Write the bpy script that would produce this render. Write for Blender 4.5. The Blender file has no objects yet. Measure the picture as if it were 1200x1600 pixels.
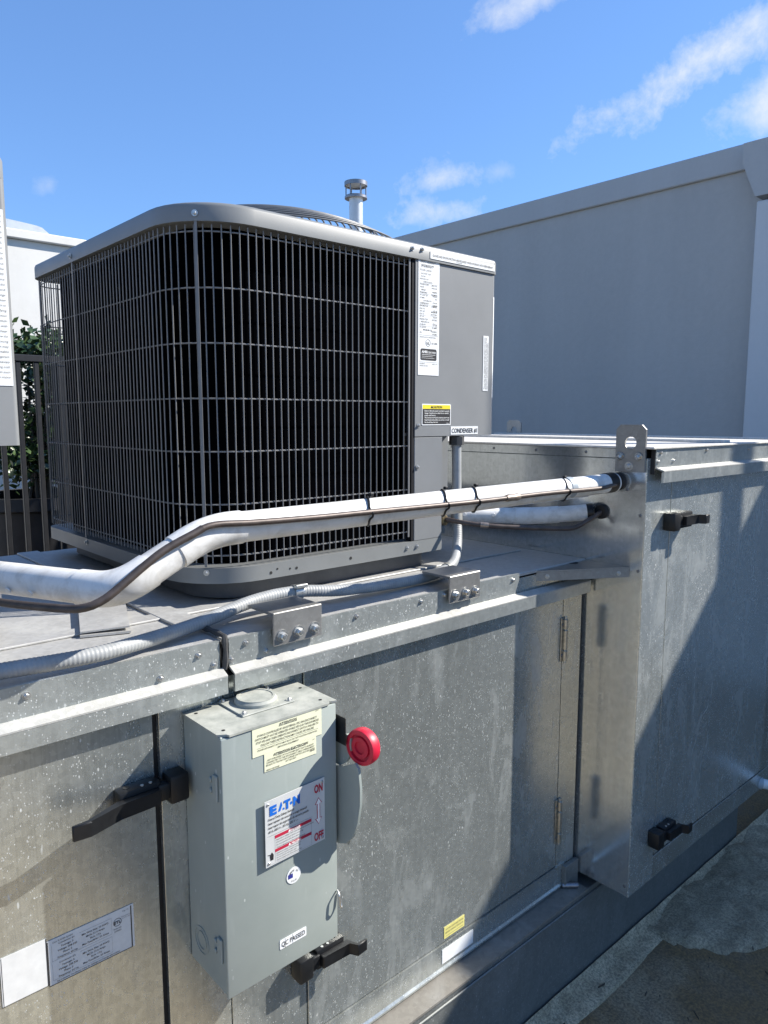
import bpy, bmesh, math, random
from mathutils import Vector, Matrix, Euler
random.seed(7)
R = math.radians
scene = bpy.context.scene

# ------------------------------------------------------------------ camera
cam_d = bpy.data.cameras.new('camera'); cam = bpy.data.objects.new('camera', cam_d)
scene.collection.objects.link(cam); scene.camera = cam
cam_d.sensor_fit = 'VERTICAL'; cam_d.sensor_height = 36.0; cam_d.sensor_width = 27.0
cam_d.lens = 36.0 * 1147.7 / 1600.0
cam_d.clip_start = 0.02; cam_d.clip_end = 2000
cam.location = (0, 0, 0)                      # eye height; the roof deck lies 1.6 m below
cam.rotation_euler = (R(90 - 7.256), 0, R(-41.867))

# ------------------------------------------------------------------ light
SUN_AZ, SUN_EL = R(-29.0), R(37.4)            # azimuth counted from +X towards +Y
sun_dir = Vector((math.cos(SUN_EL) * math.cos(SUN_AZ), math.cos(SUN_EL) * math.sin(SUN_AZ), math.sin(SUN_EL)))
sd = bpy.data.lights.new('sun', 'SUN'); sd.energy = 5.0; sd.angle = R(0.53); sd.color = (1.0, 0.95, 0.87)
sun = bpy.data.objects.new('sun', sd); scene.collection.objects.link(sun)
sun.rotation_euler = sun_dir.to_track_quat('Z', 'Y').to_euler(); sun.location = (6, -4, 6)

world = bpy.data.worlds.new('World'); scene.world = world; world.use_nodes = True
wn = world.node_tree.nodes; wl = world.node_tree.links; wn.clear()
def wnode(t, **k):
    n = wn.new(t)
    for a, b in k.items(): setattr(n, a, b)
    return n
def wmath(op, a, b=None, c=None, clamp=False):
    n = wn.new('ShaderNodeMath'); n.operation = op; n.use_clamp = clamp
    for i, v in enumerate((a, b, c)):
        if v is None: continue
        if isinstance(v, (int, float)): n.inputs[i].default_value = v
        else: wl.new(v, n.inputs[i])
    return n.outputs[0]
sky = wnode('ShaderNodeTexSky', sky_type='NISHITA', sun_disc=False)
sky.sun_elevation = SUN_EL; sky.sun_rotation = math.pi / 2 - SUN_AZ
sky.altitude = 20; sky.air_density = 1.0; sky.dust_density = 0.1; sky.ozone_density = 2.0
tc = wnode('ShaderNodeTexCoord')
def wnoise(scale, detail, rough, vec, dist=0.0):
    n = wnode('ShaderNodeTexNoise'); n.inputs['Scale'].default_value = scale
    n.inputs['Detail'].default_value = detail; n.inputs['Roughness'].default_value = rough
    n.inputs['Distortion'].default_value = dist; wl.new(vec, n.inputs['Vector']); return n.outputs['Fac']
nz = wnoise(11.0, 7.0, 0.62, tc.outputs['Generated'], 0.3)
nf = wnoise(42.0, 7.0, 0.68, tc.outputs['Generated'], 0.2)
grain = wmath('ADD', wmath('MULTIPLY', wmath('SUBTRACT', nz, 0.5), 2.8), wmath('MULTIPLY', wmath('SUBTRACT', nf, 0.5), 1.3))
def wdot(v):
    n = wnode('ShaderNodeVectorMath', operation='DOT_PRODUCT'); wl.new(tc.outputs['Generated'], n.inputs[0])
    n.inputs[1].default_value = v; return n.outputs['Value']
def cloud(d, a, b, roll, amount):
    """one cloud of the sky: centre direction, half sizes in radians, tilt, density"""
    d = Vector(d).normalized(); e = Vector((0, 0, 1)).cross(d).normalized() * -1; u = e.cross(d) * -1
    if u.z < 0: u = -u
    c, s = math.cos(R(roll)), math.sin(R(roll)); p = e * c + u * s; q = -e * s + u * c
    x = wmath('DIVIDE', wdot(p), a); y = wmath('DIVIDE', wdot(q), b)
    r = wmath('SQRT', wmath('ADD', wmath('MULTIPLY', x, x), wmath('MULTIPLY', y, y)))
    v = wmath('ADD', wmath('SUBTRACT', 1.0, r), grain)
    front = wmath('GREATER_THAN', wdot(d), 0.2)
    return wmath('MULTIPLY', wmath('MULTIPLY', wmath('MULTIPLY', wmath('SUBTRACT', v, 0.08), 0.72, clamp=True), amount), front)
clouds = [
    ((.822, .425, .378), .17, .030, 25, 1.0), ((.872, .345, .335), .055, .035, 20, .85), ((.707, .544, .460), .09, .022, 14, .75),
    ((.690, .660, .295), .060, .024, 8, .85), ((.693, .675, .258), .066, .026, 3, .9), ((.735, .61, .300), .026, .016, 0, .4),
    ((.303, .915, .265), .022, .016, 10, .32),
    # the same scattered clouds go on round the sky behind and beside the camera
    ((.95, -.1, .40), .14, .04, 20, .8), ((.55, -.7, .36), .16, .05, -15, .8), ((-.2, -.9, .32), .13, .04, 10, .8),
    ((-.7, -.55, .42), .17, .05, 18, .8), ((-.9, .1, .27), .12, .035, -8, .8), ((-.6, .7, .36), .12, .035, 14, .7),
    ((-.1, -.4, .9), .16, .05, 30, .6), ((.1, .75, .70), .12, .03, 20, .5)]
acc = None
for cdef in clouds:
    m = cloud(*cdef); acc = m if acc is None else wmath('MAXIMUM', acc, m)
mixc = wnode('ShaderNodeMix', data_type='RGBA'); wl.new(acc, mixc.inputs['Factor'])
gm = wnode('ShaderNodeGamma'); gm.inputs['Gamma'].default_value = 0.7; wl.new(sky.outputs[0], gm.inputs['Color'])
sc_ = wnode('ShaderNodeMix', data_type='RGBA', blend_type='MULTIPLY'); sc_.inputs['Factor'].default_value = 1.0
wl.new(gm.outputs[0], sc_.inputs['A']); sc_.inputs['B'].default_value = (.80, 1.19, 1.78, 1)
wl.new(sc_.outputs['Result'], mixc.inputs['A']); mixc.inputs['B'].default_value = (4.8, 5.0, 5.3, 1)
bg = wnode('ShaderNodeBackground'); bg.inputs['Strength'].default_value = 0.1
wl.new(mixc.outputs['Result'], bg.inputs['Color'])
wo = wnode('ShaderNodeOutputWorld'); wl.new(bg.outputs[0], wo.inputs[0])

vs = scene.view_settings
vs.view_transform = 'Standard'; vs.look = 'None'; vs.exposure = 0.95; vs.gamma = 1.0; vs.use_curve_mapping = False
scene.render.engine = 'CYCLES'
scene.cycles.max_bounces = 6; scene.cycles.diffuse_bounces = 3; scene.cycles.glossy_bounces = 4
scene.cycles.sample_clamp_indirect = 6.0

# ------------------------------------------------------------------ materials
def srgb(r, g, b):
    f = lambda c: (c / 255 / 12.92) if c / 255 <= .04045 else ((c / 255 + .055) / 1.055) ** 2.4
    return (f(r), f(g), f(b), 1)
class Mat:
    def __init__(s, name):
        s.m = bpy.data.materials.new(name); s.m.use_nodes = True
        s.n = s.m.node_tree.nodes; s.l = s.m.node_tree.links
        s.p = s.n['Principled BSDF']
        s.tc = s.n.new('ShaderNodeTexCoord').outputs['Object']
    def set(s, **k):
        for a, b in k.items():
            i = s.p.inputs[a.replace('_', ' ')]
            if hasattr(b, 'is_linked') or isinstance(b, bpy.types.NodeSocket): s.l.new(b, i)
            else: i.default_value = b
        return s
    def map(s, sc, rot=(0, 0, 0)):
        n = s.n.new('ShaderNodeMapping'); n.inputs['Scale'].default_value = sc; n.inputs['Rotation'].default_value = rot
        s.l.new(s.tc, n.inputs['Vector']); return n.outputs[0]
    def noise(s, scale, detail=4, rough=.55, vec=None, dist=0):
        n = s.n.new('ShaderNodeTexNoise'); n.inputs['Scale'].default_value = scale; n.inputs['Detail'].default_value = detail
        n.inputs['Roughness'].default_value = rough; n.inputs['Distortion'].default_value = dist
        s.l.new(vec or s.tc, n.inputs['Vector']); return n.outputs['Fac']
    def voro(s, scale, feature='F1', out='Distance', vec=None):
        n = s.n.new('ShaderNodeTexVoronoi'); n.feature = feature; n.inputs['Scale'].default_value = scale
        s.l.new(vec or s.tc, n.inputs['Vector']); return n.outputs[out]
    def ramp(s, fac, stops):
        n = s.n.new('ShaderNodeValToRGB'); s.l.new(fac, n.inputs[0]); e = n.color_ramp.elements
        while len(e) < len(stops): e.new(.5)
        for i, (p, c) in enumerate(stops):
            e[i].position = p; e[i].color = c if isinstance(c, (tuple, list)) else (c, c, c, 1)
        return n.outputs['Color']
    def math(s, op, a, b=None, clamp=False):
        n = s.n.new('ShaderNodeMath'); n.operation = op; n.use_clamp = clamp
        for i, v in enumerate((a, b)):
            if v is None: continue
            if isinstance(v, (int, float)): n.inputs[i].default_value = v
            else: s.l.new(v, n.inputs[i])
        return n.outputs[0]
    def mix(s, fac, a, b, mode='MIX'):
        n = s.n.new('ShaderNodeMix'); n.data_type = 'RGBA'; n.blend_type = mode
        for k, v in (('Factor', fac), ('A', a), ('B', b)):
            if isinstance(v, bpy.types.NodeSocket): s.l.new(v, n.inputs[k])
            else: n.inputs[k].default_value = v
        return n.outputs['Result']
    def bump(s, h, strength=.2, dist=.002):
        n = s.n.new('ShaderNodeBump'); n.inputs['Strength'].default_value = strength; n.inputs['Distance'].default_value = dist
        s.l.new(h, n.inputs['Height']); s.l.new(n.outputs[0], s.p.inputs['Normal']); return s

def plain(name, col, rough=.5, metal=0.0, vary=.06, scale=40, bump=0.0, coat=0.0, spec=.5):
    m = Mat(name); c = Vector(col[:3])
    lo = tuple(c * (1 - vary)) + (1,); hi = tuple(min(1, v) for v in c * (1 + vary)) + (1,)
    n = m.noise(scale, 5, .6)
    m.set(Base_Color=m.ramp(n, [(.3, lo), (.7, hi)]), Roughness=m.math('ADD', m.math('MULTIPLY', m.noise(scale * .6), .16), rough - .08), Metallic=metal)
    m.p.inputs['Specular IOR Level'].default_value = spec
    if coat: m.p.inputs['Coat Weight'].default_value = coat
    if bump: m.bump(n, bump, .001)
    return m.m

def galvanised(name, val=.50, rough=.30, metal=.72, dust=.25, specks=.5, streak=.5, tint=(.95, 1.0, .955), wave=.06, vary=.12):
    """zinc-coated sheet: spangle, rolling streaks, white splashes of mortar and chalky dust"""
    m = Mat(name)
    sp = m.voro(110, out='Color'); sep = m.n.new('ShaderNodeSeparateColor'); m.l.new(sp, sep.inputs[0])
    st = m.noise(1.0, 5, .7, m.map((230, 230, 1.6)))
    big = m.noise(2.2, 4, .55)
    v = m.math('ADD', m.math('MULTIPLY', m.math('SUBTRACT', sep.outputs[0], .5), .55),
               m.math('ADD', m.math('MULTIPLY', m.math('SUBTRACT', st, .5), 3.0 * streak), m.math('MULTIPLY', m.math('SUBTRACT', big, .5), .8)))
    lo, hi = val * (1 - vary), val * (1 + vary)
    base = m.ramp(m.math('ADD', v, .5), [(.1, tuple(lo * t for t in tint) + (1,)), (.9, tuple(hi * t for t in tint) + (1,))])
    # dust: soft vertical chalky smears
    dn = m.noise(1.0, 7, .62, m.map((13, 13, 5.5)), .8)
    dm = m.math('MULTIPLY', m.ramp(dn, [(.50, 0.0), (.72, 1.0)]), dust)
    # specks: small splashes and drips, gathered in patches
    vo = m.voro(1.0, vec=m.map((105, 105, 48))); vo2 = m.voro(1.0, vec=m.map((260, 260, 170))); vo3 = m.voro(1.0, vec=m.map((62, 62, 17), (.0, .22, 0)))
    area = m.ramp(m.noise(4.5, 3), [(.34, .12), (.62, 1.0)])
    s1 = m.math('MULTIPLY', m.ramp(vo, [(.10, 1.0), (.17, 0.0)]), m.ramp(m.noise(31, 1), [(.50, 0.0), (.56, 1.0)]))
    s2 = m.math('MULTIPLY', m.ramp(vo2, [(.14, 1.0), (.26, 0.0)]), m.ramp(m.noise(70, 1), [(.44, 0.0), (.54, 1.0)]))
    s3 = m.math('MULTIPLY', m.ramp(vo3, [(.07, 1.0), (.12, 0.0)]), m.ramp(m.noise(17, 1), [(.56, 0.0), (.60, .8)]))
    sk = m.math('MULTIPLY', m.math('MAXIMUM', m.math('MAXIMUM', s1, s2), s3), m.math('MULTIPLY', area, specks))
    chalk = m.math('MAXIMUM', dm, sk, clamp=True)
    col = m.mix(sk, m.mix(dm, base, (.46, .47, .455, 1)), (.74, .75, .73, 1))
    m.set(Base_Color=col, Metallic=m.math('MULTIPLY', m.math('SUBTRACT', 1.0, chalk), metal),
          Roughness=m.math('ADD', m.math('MULTIPLY', m.math('SUBTRACT', big, .5), .18), m.math('ADD', m.math('MULTIPLY', chalk, .35), rough)))
    h = m.math('ADD', m.noise(1.7, 1, .3), m.math('MULTIPLY', st, .02))
    m.bump(h, wave, .02)
    return m.m

M = {}
M['galv'] = galvanised('galvanised_sheet', val=.54, metal=.80, rough=.22)
M['galv_door'] = galvanised('galvanised_door', val=.54, metal=.76, rough=.24, dust=.26, specks=.62, streak=.5)
M['galv_left'] = galvanised('galvanised_left_door', val=.50, metal=.80, rough=.25, dust=.12, specks=.62, streak=.6, vary=.14)
M['galv_side'] = galvanised('galvanised_side', val=.66, metal=.84, rough=.16, dust=.03, specks=.10, streak=.45, tint=(.97, 1.0, .985))
M['galv_right'] = galvanised('galvanised_right_front', val=.58, metal=.70, rough=.24, dust=.26, specks=.75, streak=.4)
M['galv_trim'] = galvanised('galvanised_trim', val=.47, metal=.68, rough=.34, dust=.18, specks=.7, streak=.3)
M['trim_step'] = galvanised('dust_covered_trim_step', val=.40, metal=.25, rough=.55, dust=.3, specks=.2, streak=.1, tint=(1.0, .99, .92))
M['galv_roof'] = galvanised('dusty_roof_sheet', val=.42, metal=.30, rough=.5, dust=.35, specks=.15, streak=.1, tint=(1.0, .99, .95))
M['roof_tan'] = galvanised('dusty_tan_top_sheet', val=.60, metal=.05, rough=.6, dust=.3, specks=.1, streak=.1, tint=(1.0, .95, .86))
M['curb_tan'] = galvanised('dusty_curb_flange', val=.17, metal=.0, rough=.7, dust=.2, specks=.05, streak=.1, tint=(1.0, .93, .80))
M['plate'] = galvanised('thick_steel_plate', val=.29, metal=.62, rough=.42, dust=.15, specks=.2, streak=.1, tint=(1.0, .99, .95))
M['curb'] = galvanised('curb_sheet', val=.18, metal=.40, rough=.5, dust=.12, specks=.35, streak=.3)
M['zinc'] = plain('zinc_fastener', (.55, .55, .53), .38, .9, .2, 300)
M['steel_dark'] = plain('dull_steel', (.25, .25, .26), .4, .9, .2, 200)
M['hinge'] = plain('yellow_zinc', (.43, .41, .35), .36, .85, .3, 160)
M['black'] = plain('black_plastic', (.009, .0095, .0105), .45, 0, .3, 60, 0, 0, .35)
M['rubber'] = plain('black_gasket', (.012, .012, .012), .7, 0, .2, 60)
M['caulk'] = plain('dark_caulk', (.05, .05, .05), .6, 0, .3, 60)
M['grey_paint'] = plain('condenser_grey_paint', srgb(122, 124, 125), .45, 0, .05, 9, 0, 0)
M['cap_paint'] = plain('condenser_cap_paint', srgb(122, 124, 123), .42, 0, .06, 14)
M['skirt'] = plain('shadow_gap_paint', (.075, .077, .08), .6, 0, .2, 20)  # dark colour stands in for the shadow gap under the condenser base
M['wire'] = plain('grille_wire_coating', srgb(118, 118, 118), .4, 0, .1, 30)
M['guard'] = plain('fan_guard_wire', srgb(96, 98, 100), .45, 0, .1, 30)
M['pvc'] = None
def pvc():
    m = Mat('pvc_jacket')
    d = m.noise(24, 6, .65, None, .5); b = m.ramp(d, [(.36, (.54, .53, .50, 1)), (.56, (.69, .685, .66, 1))])
    g = m.ramp(m.noise(1.0, 5, .6, m.map((6, 40, 40))), [(.52, 0.0), (.74, .55)])
    m.set(Base_Color=m.mix(g, b, (.42, .40, .36, 1)), Roughness=.42); m.bump(d, .05, .001); return m.m
M['pvc'] = pvc()
M['pvc_band'] = plain('grey_tape', (.30, .34, .37), .5, 0, .1)
M['copper'] = plain('weathered_copper', (.085, .066, .057), .48, .3, .35, 45)
M['copper_dark'] = plain('copper_in_dark_sleeve', (.055, .043, .038), .5, .1, .35, 60)
M['solder'] = plain('solder_joint', (.33, .27, .22), .4, .8, .3, 120)
M['brass'] = plain('tarnished_brass', (.24, .19, .11), .42, .85, .3, 90)
M['conduit'] = plain('grey_liquidtight_conduit', (.29, .30, .30), .5, 0, .15, 30)
M['conduit_joint'] = plain('conduit_dull_coupling', (.28, .28, .26), .5, .5, .2, 60)
M['box_paint'] = None
def box_paint():
    m = Mat('switch_box_paint')
    c = m.ramp(m.noise(6, 5, .6), [(.3, (.265, .300, .277, 1)), (.7, (.318, .352, .327, 1))])
    sc = m.math('MULTIPLY', m.math('LESS_THAN', m.voro(1.0, vec=m.map((60, 60, 26), (0, .3, 0))), .10), m.ramp(m.noise(16, 2), [(.53, 0.0), (.60, .8)]))
    dr = m.ramp(m.noise(1.0, 6, .6, m.map((40, 40, 5))), [(.58, 0.0), (.8, .22)])
    c2 = m.mix(m.math('MAXIMUM', sc, dr), c, (.58, .60, .58, 1))
    m.set(Base_Color=c2, Roughness=m.math('ADD', m.math('MULTIPLY', m.noise(8), .2), .33)); m.bump(m.noise(260, 2), .06, .0006); return m.m
M['box_paint'] = box_paint()
def box_top():
    m = Mat('dusty_switch_box_top')
    c = m.ramp(m.noise(18, 7, .7), [(.32, (.22, .235, .21, 1)), (.62, (.40, .405, .36, 1))])
    m.set(Base_Color=c, Roughness=.72); m.bump(m.noise(120, 4), .1, .001); return m.m
M['box_top'] = box_top()
M['red'] = plain('red_plastic_knob', (.50, .012, .038), .42, 0, .08, 30)
M['red_dark'] = plain('red_plastic_groove', (.40, .008, .028), .5, 0, .08, 30)
M['coil'] = None
def coil():
    m = Mat('condenser_coil_fins')
    w = m.n.new('ShaderNodeTexWave'); w.bands_direction = 'Z'; w.inputs['Scale'].default_value = 16; w.inputs['Distortion'].default_value = .4
    m.l.new(m.tc, w.inputs['Vector'])
    m.set(Base_Color=(.0012, .0013, .0018, 1), Roughness=.9)
    m.p.inputs['Specular IOR Level'].default_value = .0; return m.m
M['coil'] = coil()
M['dark_in'] = plain('dark_interior', (.012, .012, .014), .7, 0, .2, 20, spec=.2)
M['paper'] = plain('white_sticker', (.74, .75, .74), .45, 0, .05, 50)
M['paper_cream'] = plain('cream_sticker', (.72, .72, .52), .5, 0, .04, 50)
M['paper_yellow'] = plain('yellow_sticker', (.66, .60, .20), .5, 0, .08, 50)
M['paper_grey'] = plain('faded_sticker', (.62, .62, .60), .5, 0, .07, 50)
M['ink'] = plain('black_ink', (.02, .02, .022), .5, 0, .1)
M['ink_grey'] = plain('grey_ink', (.10, .10, .10), .5, 0, .1)
M['ink_red'] = plain('red_ink', (.42, .02, .05), .45, 0, .1)
M['ink_blue'] = plain('blue_ink', (.01, .12, .50), .45, 0, .1)
M['ink_navy'] = plain('navy_ink', (.03, .035, .22), .5, 0, .1)
M['ink_yellow'] = plain('yellow_ink', (.78, .62, .02), .5, 0, .05)
M['ink_white'] = plain('white_ink', (.80, .80, .78), .5, 0, .05)
M['plate_alu'] = plain('enamelled_aluminium_plate', (.66, .67, .66), .3, .25, .05, 30)
def stucco(name, lo, hi, scale=26, bump=.25):
    m = Mat(name); n = m.noise(scale, 6, .65); b = m.noise(.9, 4, .6)
    s = m.noise(1.0, 5, .6, m.map((3, 3, .35)))
    v = m.math('ADD', m.math('MULTIPLY', n, .25), m.math('ADD', m.math('MULTIPLY', b, .35), m.math('MULTIPLY', s, .4)))
    m.set(Base_Color=m.ramp(v, [(.35, lo), (.65, hi)]), Roughness=.85); m.p.inputs['Specular IOR Level'].default_value = .25
    m.bump(m.math('ADD', n, m.math('MULTIPLY', b, 2)), bump, .01); return m.m
M['stucco'] = stucco('grey_stucco', (.425, .41, .385, 1), (.50, .485, .455, 1))
M['stucco_trim'] = stucco('grey_stucco_coping', (.45, .445, .43, 1), (.51, .505, .49, 1), 40, .1)
M['stucco_pale'] = stucco('pale_stucco_pilaster', (.58, .58, .57, 1), (.65, .65, .64, 1), 40, .1)
M['white_wall'] = stucco('white_stucco', (.60, .585, .545, 1), (.68, .665, .625, 1), 10, .1)
M['fence'] = plain('dark_fence_paint', (.011, .011, .012), .5, .0, .2, 30)
M['pot'] = plain('dark_planter', (.022, .022, .024), .55, 0, .3, 8)
M['soil'] = plain('potting_soil', (.05, .035, .025), .9, 0, .4, 60, .4)
M['trunk'] = plain('shrub_bark', (.10, .075, .055), .85, 0, .3, 40, .4)
def leaf():
    m = Mat('shrub_leaves'); n = m.n.new('ShaderNodeObjectInfo')
    c = m.ramp(m.noise(9, 3), [(.3, (.025, .05, .018, 1)), (.55, (.05, .09, .03, 1)), (.75, (.10, .13, .05, 1))])
    m.set(Base_Color=c, Roughness=.32); m.p.inputs['Specular IOR Level'].default_value = .6; return m.m
M['leaf'] = leaf()
def roofdeck():
    m = Mat('granulated_roof_membrane')
    big = m.noise(1.3, 6, .6); fine = m.noise(140, 3, .7); mid = m.noise(9, 6, .65, None, .4)
    c = m.ramp(big, [(.34, (.44, .335, .205, 1)), (.5, (.54, .445, .295, 1)), (.66, (.40, .32, .215, 1))])
    # darker rusty-brown blotches mixed over the deck colour, denser towards +X
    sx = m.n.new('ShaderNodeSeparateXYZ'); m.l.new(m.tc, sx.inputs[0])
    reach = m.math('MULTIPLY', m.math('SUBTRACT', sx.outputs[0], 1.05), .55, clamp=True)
    brown_fac = m.ramp(m.math('ADD', m.noise(2.6, 5, .62, None, .5), m.math('MULTIPLY', reach, .32)), [(.50, 0.0), (.68, .92)])
    c = m.mix(brown_fac, c, (.27, .172, .075, 1))
    c = m.mix(m.ramp(mid, [(.46, .0), (.68, .55)]), c, (.26, .20, .135, 1))
    c = m.mix(m.math('MULTIPLY', m.ramp(fine, [(.38, 1.0), (.62, 0.0)]), .6), c, (.07, .06, .05, 1))
    m.set(Base_Color=c, Roughness=.9); m.p.inputs['Specular IOR Level'].default_value = .2
    m.bump(m.math('ADD', m.math('MULTIPLY', fine, .35), m.math('MULTIPLY', mid, 1.0)), .7, .012); return m.m
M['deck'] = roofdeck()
def flashing(name, k):
    m = Mat(name); fine = m.noise(150, 3, .8); mid = m.noise(14, 7, .7)
    c = m.ramp(mid, [(.34, (.42 * k, .34 * k, .22 * k, 1)), (.66, (.74 * k, .61 * k, .41 * k, 1))])
    c = m.mix(m.math('MULTIPLY', m.ramp(fine, [(.42, 1.0), (.56, 0.0)]), .55), c, (.12, .105, .085, 1))
    m.set(Base_Color=c, Roughness=.92); m.p.inputs['Specular IOR Level'].default_value = .2
    m.bump(m.math('ADD', m.math('MULTIPLY', fine, .6), mid), 1.0, .012); return m.m
M['flash'] = flashing('mineral_flashing_strip', 1.12); M['flash_dark'] = flashing('weathered_flashing_patch', .88)
M['asphalt'] = plain('street_asphalt', (.06, .06, .058), .9, 0, .3, .5)
M['debris'] = plain('dry_debris', (.07, .055, .04), .9, 0, .4, 30)
M['flue'] = plain('galvanised_flue', (.46, .48, .49), .45, .6, .15, 6)
M['drain'] = plain('white_drain_pipe', (.66, .66, .66), .4, 0, .1)

# ------------------------------------------------------------------ mesh helpers
ORIGIN = {}
def link(o): scene.collection.objects.link(o)
def thing(name, label, cat, loc, group=None, kind=None):
    o = bpy.data.objects.new(name, None); link(o); o.location = loc; o.empty_display_size = .1
    ORIGIN[o] = Vector(loc); tag(o, label, cat, group, kind); return o
def tag(o, label=None, cat=None, group=None, kind=None):
    if label: o['label'] = label
    if cat: o['category'] = cat
    if group: o['group'] = group
    if kind: o['kind'] = kind
    return o
def finish(bm, sharp=35):
    bmesh.ops.recalc_face_normals(bm, faces=bm.faces)
    me = bpy.data.meshes.new('mesh'); bm.to_mesh(me); bm.free()
    for p in me.polygons: p.use_smooth = True
    me.set_sharp_from_angle(angle=R(sharp)); return me
def part(name, bm, mat, parent=None, sharp=35, origin=None):
    """bm in world coordinates; becomes one mesh object under parent"""
    org = ORIGIN[parent] if parent else Vector(origin or (0, 0, 0))
    bmesh.ops.translate(bm, vec=-org, verts=bm.verts)
    me = finish(bm, sharp); me.name = name
    for m in (mat if isinstance(mat, (list, tuple)) else [mat]): me.materials.append(m)
    o = bpy.data.objects.new(name, me); link(o)
    if parent: o.parent = parent; ORIGIN[o] = org
    else: o.location = org; ORIGIN[o] = org
    return o
def place(name, me, parent, loc, rot=None):
    """shared mesh placed as a child at a world location"""
    o = bpy.data.objects.new(name, me); link(o); o.parent = parent
    o.location = Vector(loc) - ORIGIN[parent]
    if rot is not None: o.rotation_euler = rot
    return o
def NB(): return bmesh.new()
def box(bm, lo, hi, bev=0.0, seg=1):
    lo, hi = Vector(lo), Vector(hi)
    r = bmesh.ops.create_cube(bm, size=1.0, matrix=Matrix.Translation((lo + hi) / 2) @ Matrix.Diagonal((*(hi - lo), 1)))
    vs_ = r['verts']
    if bev:
        es = list({e for v in vs_ for e in v.link_edges})
        bmesh.ops.bevel(bm, geom=es, offset=bev, segments=seg, affect='EDGES', profile=.5)
    return bm
def BOX(lo, hi, bev=0.0, seg=1): return box(NB(), lo, hi, bev, seg)
def prism(bm, pts, vec):
    """polygon (3-D points) swept by vec"""
    a = [bm.verts.new(p) for p in pts]; b = [bm.verts.new(Vector(p) + Vector(vec)) for p in pts]
    n = len(pts); bm.faces.new(a); bm.faces.new(b[::-1])
    for i in range(n): bm.faces.new((a[i], b[i], b[(i + 1) % n], a[(i + 1) % n]))
    return bm
def ring_prism(bm, outer, inner, vec):
    """outer polygon with a hole (same number of points), swept by vec"""
    n = len(outer); v = Vector(vec)
    O = [bm.verts.new(p) for p in outer]; I = [bm.verts.new(p) for p in inner]
    O2 = [bm.verts.new(Vector(p) + v) for p in outer]; I2 = [bm.verts.new(Vector(p) + v) for p in inner]
    for i in range(n):
        j = (i + 1) % n
        bm.faces.new((O[i], O[j], I[j], I[i])); bm.faces.new((O2[i], I2[i], I2[j], O2[j]))
        bm.faces.new((O[i], O2[i], O2[j], O[j])); bm.faces.new((I[i], I[j], I2[j], I2[i]))
    return bm
def frames(pts, closed=False):
    n = len(pts); T = []
    for i in range(n):
        a = pts[i - 1] if (i or closed) else pts[i]; b = pts[(i + 1) % n] if (i < n - 1 or closed) else pts[i]
        T.append((b - a).normalized())
    up = Vector((0, 0, 1)) if abs(T[0].z) < .9 else Vector((0, 1, 0))
    N = [(up - T[0] * up.dot(T[0])).normalized()]
    for i in range(1, n):
        q = T[i - 1].rotation_difference(T[i]); N.append((q @ N[-1]).normalized())
    return T, N
def tube(bm, pts, r, sides=12, caps=True, closed=False):
    pts = [Vector(p) for p in pts]; T, N = frames(pts, closed); rings = []
    for i, p in enumerate(pts):
        B = T[i].cross(N[i]); rr = r(i, len(pts)) if callable(r) else (r[i] if isinstance(r, (list, tuple)) else r)
        rings.append([bm.verts.new(p + (N[i] * math.cos(2 * math.pi * k / sides) + B * math.sin(2 * math.pi * k / sides)) * rr) for k in range(sides)])
    m = len(rings)
    for i in range(m if closed else m - 1):
        a, b = rings[i], rings[(i + 1) % m]
        for k in range(sides): bm.faces.new((a[k], a[(k + 1) % sides], b[(k + 1) % sides], b[k]))
    if caps and not closed: bm.faces.new(rings[0][::-1]); bm.faces.new(rings[-1])
    return bm
def smooth_path(pts, step=.01):
    """Catmull-Rom through the points, resampled evenly"""
    P = [Vector(p) for p in pts]; P = [P[0] * 2 - P[1]] + P + [P[-1] * 2 - P[-2]]; out = []
    for i in range(1, len(P) - 2):
        a, b, c, d = P[i - 1:i + 3]; n = 24
        for k in range(n):
            t = k / n
            out.append(.5 * ((2 * b) + (c - a) * t + (2 * a - 5 * b + 4 * c - d) * t * t + (3 * b - a - 3 * c + d) * t ** 3))
    out.append(P[-2]); L = [0]
    for i in range(1, len(out)): L.append(L[-1] + (out[i] - out[i - 1]).length)
    m = max(2, int(L[-1] / step)); res = []; j = 0
    for k in range(m + 1):
        s = L[-1] * k / m
        while j < len(L) - 2 and L[j + 1] < s: j += 1
        t = (s - L[j]) / max(1e-9, L[j + 1] - L[j]); res.append(out[j].lerp(out[j + 1], t))
    return res
def fillet(pts, rad, n=8):
    P = [Vector(p) for p in pts]; out = [P[0]]
    for i in range(1, len(P) - 1):
        a = (P[i - 1] - P[i]); b = (P[i + 1] - P[i]); r = min(rad, a.length * .49, b.length * .49)
        p0 = P[i] + a.normalized() * r; p1 = P[i] + b.normalized() * r
        for k in range(n + 1):
            t = k / n; out.append((1 - t) ** 2 * p0 + 2 * t * (1 - t) * P[i] + t * t * p1)
    out.append(P[-1]); return out
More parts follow.
